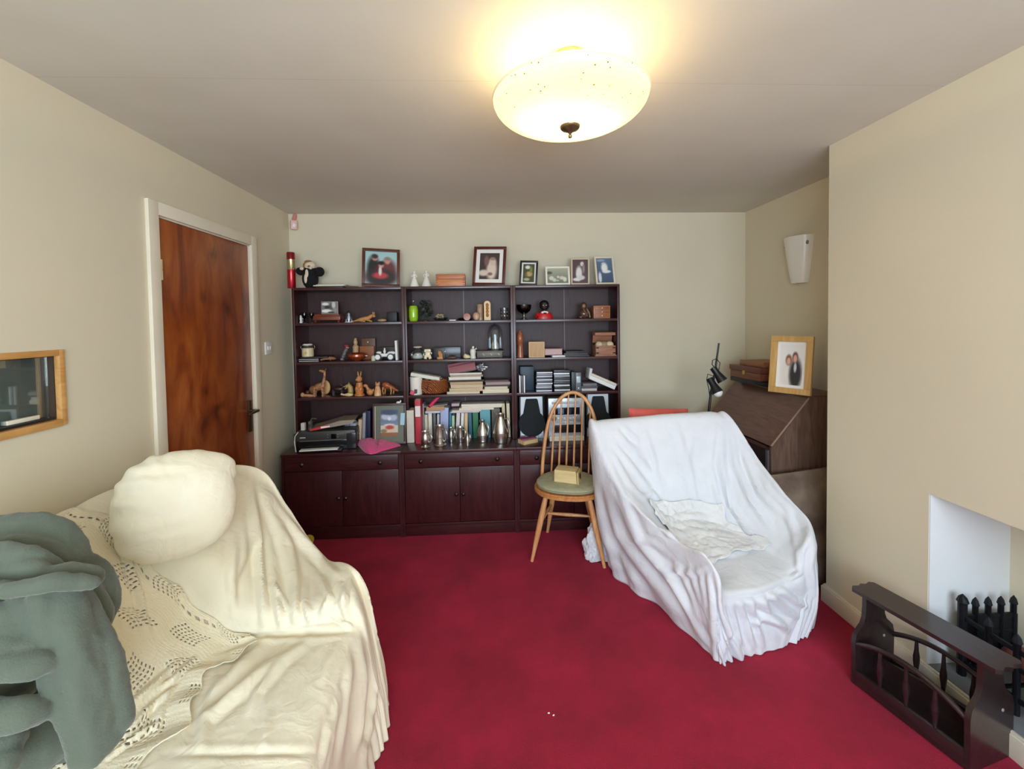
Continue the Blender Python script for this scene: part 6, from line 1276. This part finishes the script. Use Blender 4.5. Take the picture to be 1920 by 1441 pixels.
# pink cloth
def pink_bm():
    bm = bmesh.new(); rows = []
    N_, M_ = 70, 40
    pl = [PZ(668, 832, ZB), PZ(690, 851, ZB), PZ(720, 845, ZB), PZ(751, 836, ZB)]
    pt = [PZ(672, 828, ZB), PZ(700, 826, ZB), PZ(722, 826, ZB), PZ(750, 833, ZB)]
    A = catmull(np.array([list(p) for p in pl]), N_); B = catmull(np.array([list(p) for p in pt]), N_)
    for i in range(N_):
        u = i/(N_-1); r_ = []
        for j in range(M_):
            v = j/(M_-1); p = A[i]*(1-v)+B[i]*v
            hh = .046*(math.sin(PI*min(1, u*1.5+.06)) if u < .55 else .95*(1-u)/.45*.9+.05)*max(0, math.sin(PI*v))**.55
            q = Vector((p[0]*16, p[1]*16, 2))
            hh += (.012*(.5-abs(mnoise.noise(q)))+.008*mnoise.noise(q*2.6))*math.sin(PI*v)**.5
            r_.append(bm.verts.new((p[0], p[1], max(ZB+.0015, ZB+.0015+hh))))
        rows.append(r_)
    for a, b in zip(rows, rows[1:]):
        for k in range(M_-1): bm.faces.new((a[k], b[k], b[k+1], a[k+1]))
    for v in bm.verts: v.co -= Vector((-.66, 3.0, ZB))
    return bm
pk = solo('pink_cloth', 'crumpled bright pink cloth on the cabinet before the painting', 'cloth', pink_bm(), mat('bright_pink', (216, 70, 128), .85, sheen=.3, bump=.15, bscale=300), (-.66, 3.0, ZB))
pk.modifiers.new('thick', 'SOLIDIFY').thickness = .003
# ---- row of books in the middle
def book(a, b, t, c, lab, y=3.235, lean=0, d=.12, extra=None, z=ZB, g='books standing behind the jugs'):
    x, w, h = S(a, b, t, z, y-d/2)
    e = empty('book', lab, 'book', (x+math.sin(lean)*-h/2*0, y, z+.0008), rot=(0, lean, 0), group=g)
    w = max(w-.0015, .004)
    part(e, 'cover', [box2(-w/2, -w/2+min(.002, w*.2), -d/2, d/2, 0, h), box2(w/2-min(.002, w*.2), w/2, -d/2, d/2, 0, h), box2(-w/2, w/2, -d/2-.002, -d/2+.0005, 0, h, .0006)], mat('cover_%d_%d_%d' % c, c, .5, var=.05, scale=30))
    part(e, 'pages', [box2(-w/2+min(.002, w*.2), w/2-min(.002, w*.2), -d/2+.001, d/2-.003, .002, h-.002)], cream_p)
    if extra: part(e, 'spine_label', [box2(-w/2*.92, w/2*.92, -d/2-.003, -d/2-.0019, h*extra[0], h*extra[1])], mat('lab_%d_%d' % (extra[2][0], extra[2][2]), extra[2], .5))
    return e
yb0 = fb(774, 829)+.052
book(767, 780.5, 769, (214, 204, 186), 'thick cream book right of the framed painting', y=yb0)
book(782.5, 793, 749.5, (190, 44, 56), 'tall red file with a white spine panel, left of the jugs', y=fb(787, 832)+.052, d=.10, extra=(.62, .86, (232, 226, 220)))
R_ = [(795, 799, 757, (150, 152, 156), 'slim grey book right of the red file', 0), (799.5, 805, 777, (208, 200, 172), 'slim cream book with a dark dot, second after the red file', 0), (806, 813, 772, (226, 222, 206), 'white book, third after the red file', 0), (815, 820, 774, (96, 98, 100), 'dark grey slim book left of the lilac book', 0), (821, 825.5, 776, (180, 178, 182), 'pale grey slim book just left of the lilac book', .03),
      (827, 842, 764, (166, 178, 214), 'wide lilac blue book behind the big tankard', .03), (843, 847.5, 772, (28, 112, 142), 'thin teal book right of the lilac book', .03), (848.5, 853.5, 779, (176, 200, 158), 'thin pale green book behind the small jugs', .02), (855, 862, 772, (216, 206, 206), 'slanting white book behind the small jugs', .06), (864, 869.5, 774, (228, 224, 216), 'narrow slanting white book left of the tan book', .05),
      (871, 877.5, 774, (212, 184, 140), 'narrow tan book in the middle of the row', .03), (880, 886.5, 774, (44, 96, 116), 'dark teal book left of the green book', -.02), (888, 898.5, 773, (38, 112, 70), 'green book behind the narrow necked jug', -.02), (901, 920, 763, (92, 160, 172), 'wide turquoise book behind the narrow necked jug', 0), (922.5, 938, 766, (92, 84, 70), 'grey brown book behind the biggest jug', 0), (943, 949, 756, (206, 190, 150), 'cream spiral bound book right of the biggest jug', -.03), (951, 957, 756, (220, 206, 170), 'cream book at the right end of the row', -.02)]
for a, b, t, c, lab, l in R_:
    lowered = t if t > 766 else t
    book(a, b, lowered, c, lab, y=3.265, lean=l)
# flat books on the row
def flat(a, b, zt, t, c, lab, y=3.255, rz=0, ry=0, d=.13, name='book', cat='book', g='flat books on the book row'):
    xx0, xx1 = XAT(a, y-d/2, zt), XAT(b, y-d/2, zt)
    return solo(name, lab, cat, [('b', (0, 0, t/2), (xx1-xx0, d, t), .001)], mat('flat_%d_%d_%d' % c, c, .7, var=.05, scale=25, stretch=(1, 1, 16)), ((xx0+xx1)/2, y, zt), rot=(0, ry, rz), group=g)
zr = P(815, 773.2, 3.20).z
flat(800, 827, zr, .016, (206, 204, 214), 'pale leaflet lying across the books left of the lilac book', y=3.245)
flat(801, 834, zr+.018, .030, (190, 146, 106), 'tan flat book lying across the books under the pink roll', y=3.25, rz=.05)
flat(797, 840, zr+.049, .004, (190, 186, 180), 'thin grey leaflet on the tan flat book', y=3.26, ry=-.08)
pa, pb_ = P(806, 761, 3.19), P(823, 743, 3.19)
e = empty('pink_roll', 'bright pink umbrella roll resting on the flat books', 'roll', tuple((pa+pb_)/2))
part(e, 'roll', [('t', [tuple(pa-(pa+pb_)/2), tuple(pb_-(pa+pb_)/2)], .0125, 14)], mat('hot_pink', (226, 52, 96), .6))
part(e, 'dark_end', [('t', [tuple(pa-(pa+pb_)/2+(pa-pb_).normalized()*.010), tuple(pa-(pa+pb_)/2)], [.009, .0128], 14)], blk)
zs_ = P(890, 772.5, 3.20).z
st = [(846, 899, .008, (206, 200, 212), 'pale booklet at the bottom of the flat pile on the book row', 0), (848, 902, .010, (226, 214, 200), 'cream booklet, second in the flat pile on the book row', .02), (862, 926, .014, (232, 222, 206), 'cream book, third in the flat pile on the book row', .0), (866, 940, .014, (236, 226, 208), 'wide cream book near the top of the flat pile on the book row', .02), (866, 942, .014, (238, 230, 214), 'topmost wide cream book of the flat pile on the book row', -.02)]
for a, b, t, c, lab, rz in st:
    flat(a, b, zs_, t, c, lab, rz=rz); zs_ += t+.0006
flat(848, 862, P(855, 766, 3.2).z+.022, .020, (196, 176, 176), 'small pinkish booklet left of the flat pile on the book row', y=3.25)

# ---- pewter jugs
def jug(a, b, t, base, prof, label, handle=1, spout=0, hz=(.30, .78), name='pewter_jug', cat='jug', hs_=1.0, band=None):
    y = fb((a+b)/2, base)+.03
    x, w, h = S(a, b, t, ZB, y)
    r = w/2
    e = empty(name, label, cat, (x, y, ZB), rz=-.5 if handle else 0, group='pewter jugs on the cabinet')
    part(e, 'body', [('l', [(p*r, q*h) for p, q in prof]+[((prof[-1][0]-.08)*r, h), ((prof[-2][0]-.1)*r, prof[-2][1]*h), (.001, h*.2)], (0, 0, 0), 40)], pewter)
    if band:
        for z_ in band: part(e, 'band', [('l', [(z_[1]*r, z_[0]*h-.002), (z_[1]*r+.0022, z_[0]*h), (z_[1]*r, z_[0]*h+.002)], (0, 0, 0), 40)], pewter)
    if handle:
        z0, z1 = hz; rr = hs_*r
        part(e, 'handle', [('t', [(prof_r(prof, z1)*r*.96, 0, z1*h), (rr*1.3, 0, (z1+.04)*h), (rr*1.62, 0, (z0*.4+z1*.6)*h), (rr*1.35, 0, (z0+.06)*h), (prof_r(prof, z0)*r*.96, 0, z0*h)], [.0055, .006, .006, .0055, .005], 10)], pewter)
    if spout:
        part(e, 'spout', [('t', [(-prof[-1][0]*r*.7, 0, h*.90), (-prof[-1][0]*r*1.25, 0, h*.985)], [r*.22, r*.10], 12)], pewter)
    return e
def prof_r(prof, z):
    for (r0, z0), (r1, z1) in zip(prof, prof[1:]):
        if z0 <= z <= z1: return r0+(r1-r0)*(z-z0)/max(1e-6, z1-z0)
    return prof[-1][0]
jug(791, 810, 808, 840, [(.80, 0), (.86, .03), (.52, .10), (.62, .16), (.86, .34), (.92, .52), (.80, .72), (.66, .86), (.74, 1.0)], 'footed pewter jug furthest left, before the red file', hz=(.34, .84), spout=0)
jug(816, 838, 797, 836, [(1.0, 0), (1.04, .03), (.98, .06), (.84, .10), (.80, .5), (.72, .95), (.76, 1.0)], 'tall straight pewter tankard with a wide foot', hz=(.22, .82), spout=1, band=[(.40, .82), (.88, .74)], name='pewter_tankard', cat='tankard', hs_=.9)
jug(842, 853, 801, 830, [(.66, 0), (.70, .03), (.62, .08), (.95, .30), (.98, .45), (.72, .70), (.66, .84), (.90, 1.0)], 'small pewter jug just right of the big tankard', hz=(.3, .85), spout=1)
jug(857, 872, 800, 830, [(.66, 0), (.70, .03), (.66, .08), (.90, .25), (.92, .50), (.80, .78), (.96, 1.0)], 'pewter cup shaped jug in the middle of the row of jugs', hz=(.25, .82), spout=1)
jug(873, 882, 812, 837, [(.80, 0), (.84, .03), (.80, .08), (.90, .3), (.70, .62), (.38, .84), (.42, 1.0)], 'smallest pewter jug standing forward in the row', hz=(.3, .85), hs_=.85)
jug(894, 917, 787, 829, [(.78, 0), (.82, .02), (.80, .06), (.95, .22), (.98, .34), (.70, .62), (.36, .84), (.30, .90), (.42, 1.0)], 'pear shaped narrow necked pewter jug', hz=(.32, .80), spout=1, band=[(.30, .98)], hs_=.72)
jug(924, 954, 775, 831, [(.78, 0), (.82, .02), (.80, .06), (.96, .20), (1.0, .36), (.82, .62), (.48, .84), (.42, .92), (.50, 1.0)], 'largest pewter jug at the right end of the row', hz=(.36, .82), spout=1, band=[(.34, 1.0)], hs_=.74)

# ---- stereo
def speaker(x0, x1, t, base, label, rz=0):
    y = min(fb((x0+x1)/2, base)+.02, 3.17)
    x, w, h = S(x0, x1, t, ZB, y)
    e = empty('speaker', label, 'speaker', (x, y, ZB), rz=rz, group='stereo speakers')
    part(e, 'cabinet', [('b', (0, .085, h/2), (w*.94, .17, h), .004)], mat('speaker_side', (74, 72, 66), .5))
    part(e, 'front_plate', [('p', [(-w*.46, 0), (w*.46, 0), (w*.42, h), (-w*.42, h)], -.012, .0005, 'y')], mat('speaker_silver', (206, 216, 222), .35, .2))
    c = [(w*.52*math.cos(a), h*.36+w*.52*math.sin(a)) for a in [math.radians(d) for d in range(-230, 51, 10)]]
    poly = [(-w*.20, h*.955), (-w*.235, h*.93)]+c[0:]+[(w*.235, h*.93), (w*.20, h*.955)]
    part(e, 'grille', [('p', poly, -.026, -.0125, 'y')], mat('speaker_grille', (26, 30, 34), .85, bump=.3, bscale=400))
    part(e, 'foot_trim', [('b', (s*w*.34, -.016, h*.06), (w*.20, .008, h*.10), .002) for s in (-1, 1)], mat('foot_silver', (170, 172, 172), .35, .4))
speaker(973, 1020, 743, 821, 'left silver and black stereo speaker beside the jugs')
speaker(1098, 1143, 738, 815, 'right silver and black stereo speaker behind the hoop back chair')
yh = fb(1060, 826)+.01
x, w, h = S(1028, 1095, 746, ZB, yh)
hs1 = mat('hifi_silver', (196, 204, 210), .32, .35); hd1 = mat('hifi_dark', (22, 26, 36), .15)
for k in range(2):
    solo('cream_booklet', ['lower of two cream booklets under the stereo', 'upper of two cream booklets under the stereo'][k], 'booklet', [('b', (0, .07, .009), (w*.96, .17, .017), .001)], mat('cream_cover', (230, 224, 208), .6), (x, yh, ZB+.0182*k), group='booklets under the stereo')
zh = .0368; hh = h-zh
e = empty('stereo_system', 'silver compact stereo between the two speakers', 'stereo', (x, yh, ZB+zh))
part(e, 'case', [('b', (0, .10, hh/2), (w*.96, .19, hh), .003)], mat('hifi_case', (70, 70, 62), .5))
part(e, 'front_panel', [('b', (0, 0, hh/2), (w, .012, hh), .003)], hs1)
part(e, 'disc_tray', [('b', (-.01, -.008, hh*.90), (w*.74, .006, hh*.10), .002)], mat('tray_silver', (214, 220, 226), .3, .3))
part(e, 'display', [('b', (.0, -.0075, hh*.66), (w*.74, .004, hh*.19), .001)], hd1)
part(e, 'display_window', [('b', (-w*.16, -.0102, hh*.66), (w*.16, .002, hh*.14), 0)], mat('lcd_blue', (120, 150, 176), .2))
part(e, 'display_window', [('b', (w*.08, -.0102, hh*.66), (w*.10, .002, hh*.14), 0)], mat('lcd_deep', (48, 66, 96), .2))
part(e, 'volume_knob', [('l', [(.026, 0), (.026, .012), (.022, .016), (.001, .017)], (0, 0, 0), 28)], mat('knob_silver', (206, 210, 214), .25, .7), loc=(w*.34, -.006, hh*.47), rot=(PI/2, 0, 0))
part(e, 'jog_knob', [('l', [(.020, 0), (.020, .008), (.001, .009)], (0, 0, 0), 24)], mat('jog_brass', (190, 170, 140), .25, .8), loc=(-w*.36, -.006, hh*.47), rot=(PI/2, 0, 0))
for k in range(6): part(e, 'button', [('b', (-w*.22+w*.085*k, -.009, hh*(.48 if k % 2 else .46)), (w*.065, .006, hh*.05), .002)], mat('button_silver', (222, 226, 230), .3, .2))
for k in range(3): part(e, 'button', [('b', (-w*.14+w*.14*k, -.009, hh*.36), (w*.11, .005, hh*.035), .001)], mat('button_silver', (222, 226, 230), .3, .2))
part(e, 'cassette_door', [('b', (.01, -.0075, hh*.19), (w*.78, .004, hh*.22), .002)], mat('cassette_dark', (34, 32, 36), .2))
part(e, 'trim_line', [('b', (.0, -.008, hh*.31), (w*.74, .004, hh*.02), 0)], mat('trim_silver', (226, 228, 230), .3, .3))
q0 = PZ(990, 829, ZB)
solo('red_book', 'small open topped pale paperback with a red spine before the left speaker', 'book', [('b', (0, 0, .013), (.125, .075, .020), .001), ('b', (0, 0, .0245), (.128, .078, .003), 0), ('b', (0, 0, .0015), (.128, .078, .003), 0)], mat('paperback', (208, 176, 130), .7, var=.04, scale=30), (q0.x, q0.y-.0, ZB), rz=.55)
solo('blue_red_leaflet', 'folded red and blue leaflet lying on the small paperback', 'leaflet', [('b', (-.03, 0, .003), (.05, .06, .006), .001), ('b', (.03, .0, .002), (.07, .05, .004), .001)], mat('leaflet_red_blue', (190, 44, 60), .5, c2=(60, 90, 150), scale=9), (q0.x-.005, q0.y+.012, ZB+.0265), rz=.4)
# ================================================================= LIGHT AND CAMERA
def area(name, loc, rot, sx, sy, power, col):
    l = bpy.data.lights.new(name, 'AREA'); l.shape = 'RECTANGLE'; l.size = sx; l.size_y = sy; l.energy = power; l.color = col
    o = bpy.data.objects.new(name, l); COL.objects.link(o); o.location = loc; o.rotation_euler = rot; return o
area('daylight', ((WX0+WX1)/2, YB-.16, (WZ0+WZ1)/2), (PI/2, 0, 0), WX1-WX0, WZ1-WZ0, 140, (.68, .84, 1.0))
for k, (dx, dy) in enumerate(((-.05, .0), (.05, .02))):
    l = bpy.data.lights.new('lamp_bulb', 'POINT'); l.energy = 11.5; l.color = (1.0, .81, .50); l.shadow_soft_size = .028
    o = bpy.data.objects.new('lamp_bulb', l); COL.objects.link(o); o.location = (LX+dx, LY+dy, 2.185)
w_ = bpy.data.worlds.new('world'); SC.world = w_; w_.use_nodes = True
w_.node_tree.nodes['Background'].inputs[0].default_value = (.75, .86, 1.0, 1); w_.node_tree.nodes['Background'].inputs[1].default_value = 1.0
cam = bpy.data.cameras.new('camera'); co_ = bpy.data.objects.new('camera', cam); COL.objects.link(co_)
cam.sensor_fit = 'HORIZONTAL'; cam.sensor_width = 36; cam.lens = FPX/1920*36
cam.shift_x = (960-CX)/1920; cam.shift_y = (CY-720.5)/1920; cam.clip_start = .02
Mx = Matrix((RT, UP, -FW)).transposed().to_4x4(); Mx.translation = EYE; co_.matrix_world = Mx
SC.camera = co_
vs = SC.view_settings; vs.view_transform = 'Standard'; vs.look = 'None'; vs.exposure = 0.0; vs.gamma = 1.0; vs.use_curve_mapping = False
SC.display_settings.display_device = 'sRGB'
SC.cycles.max_bounces = 10; SC.cycles.diffuse_bounces = 6; SC.cycles.transparent_max_bounces = 24; SC.cycles.use_denoising = True
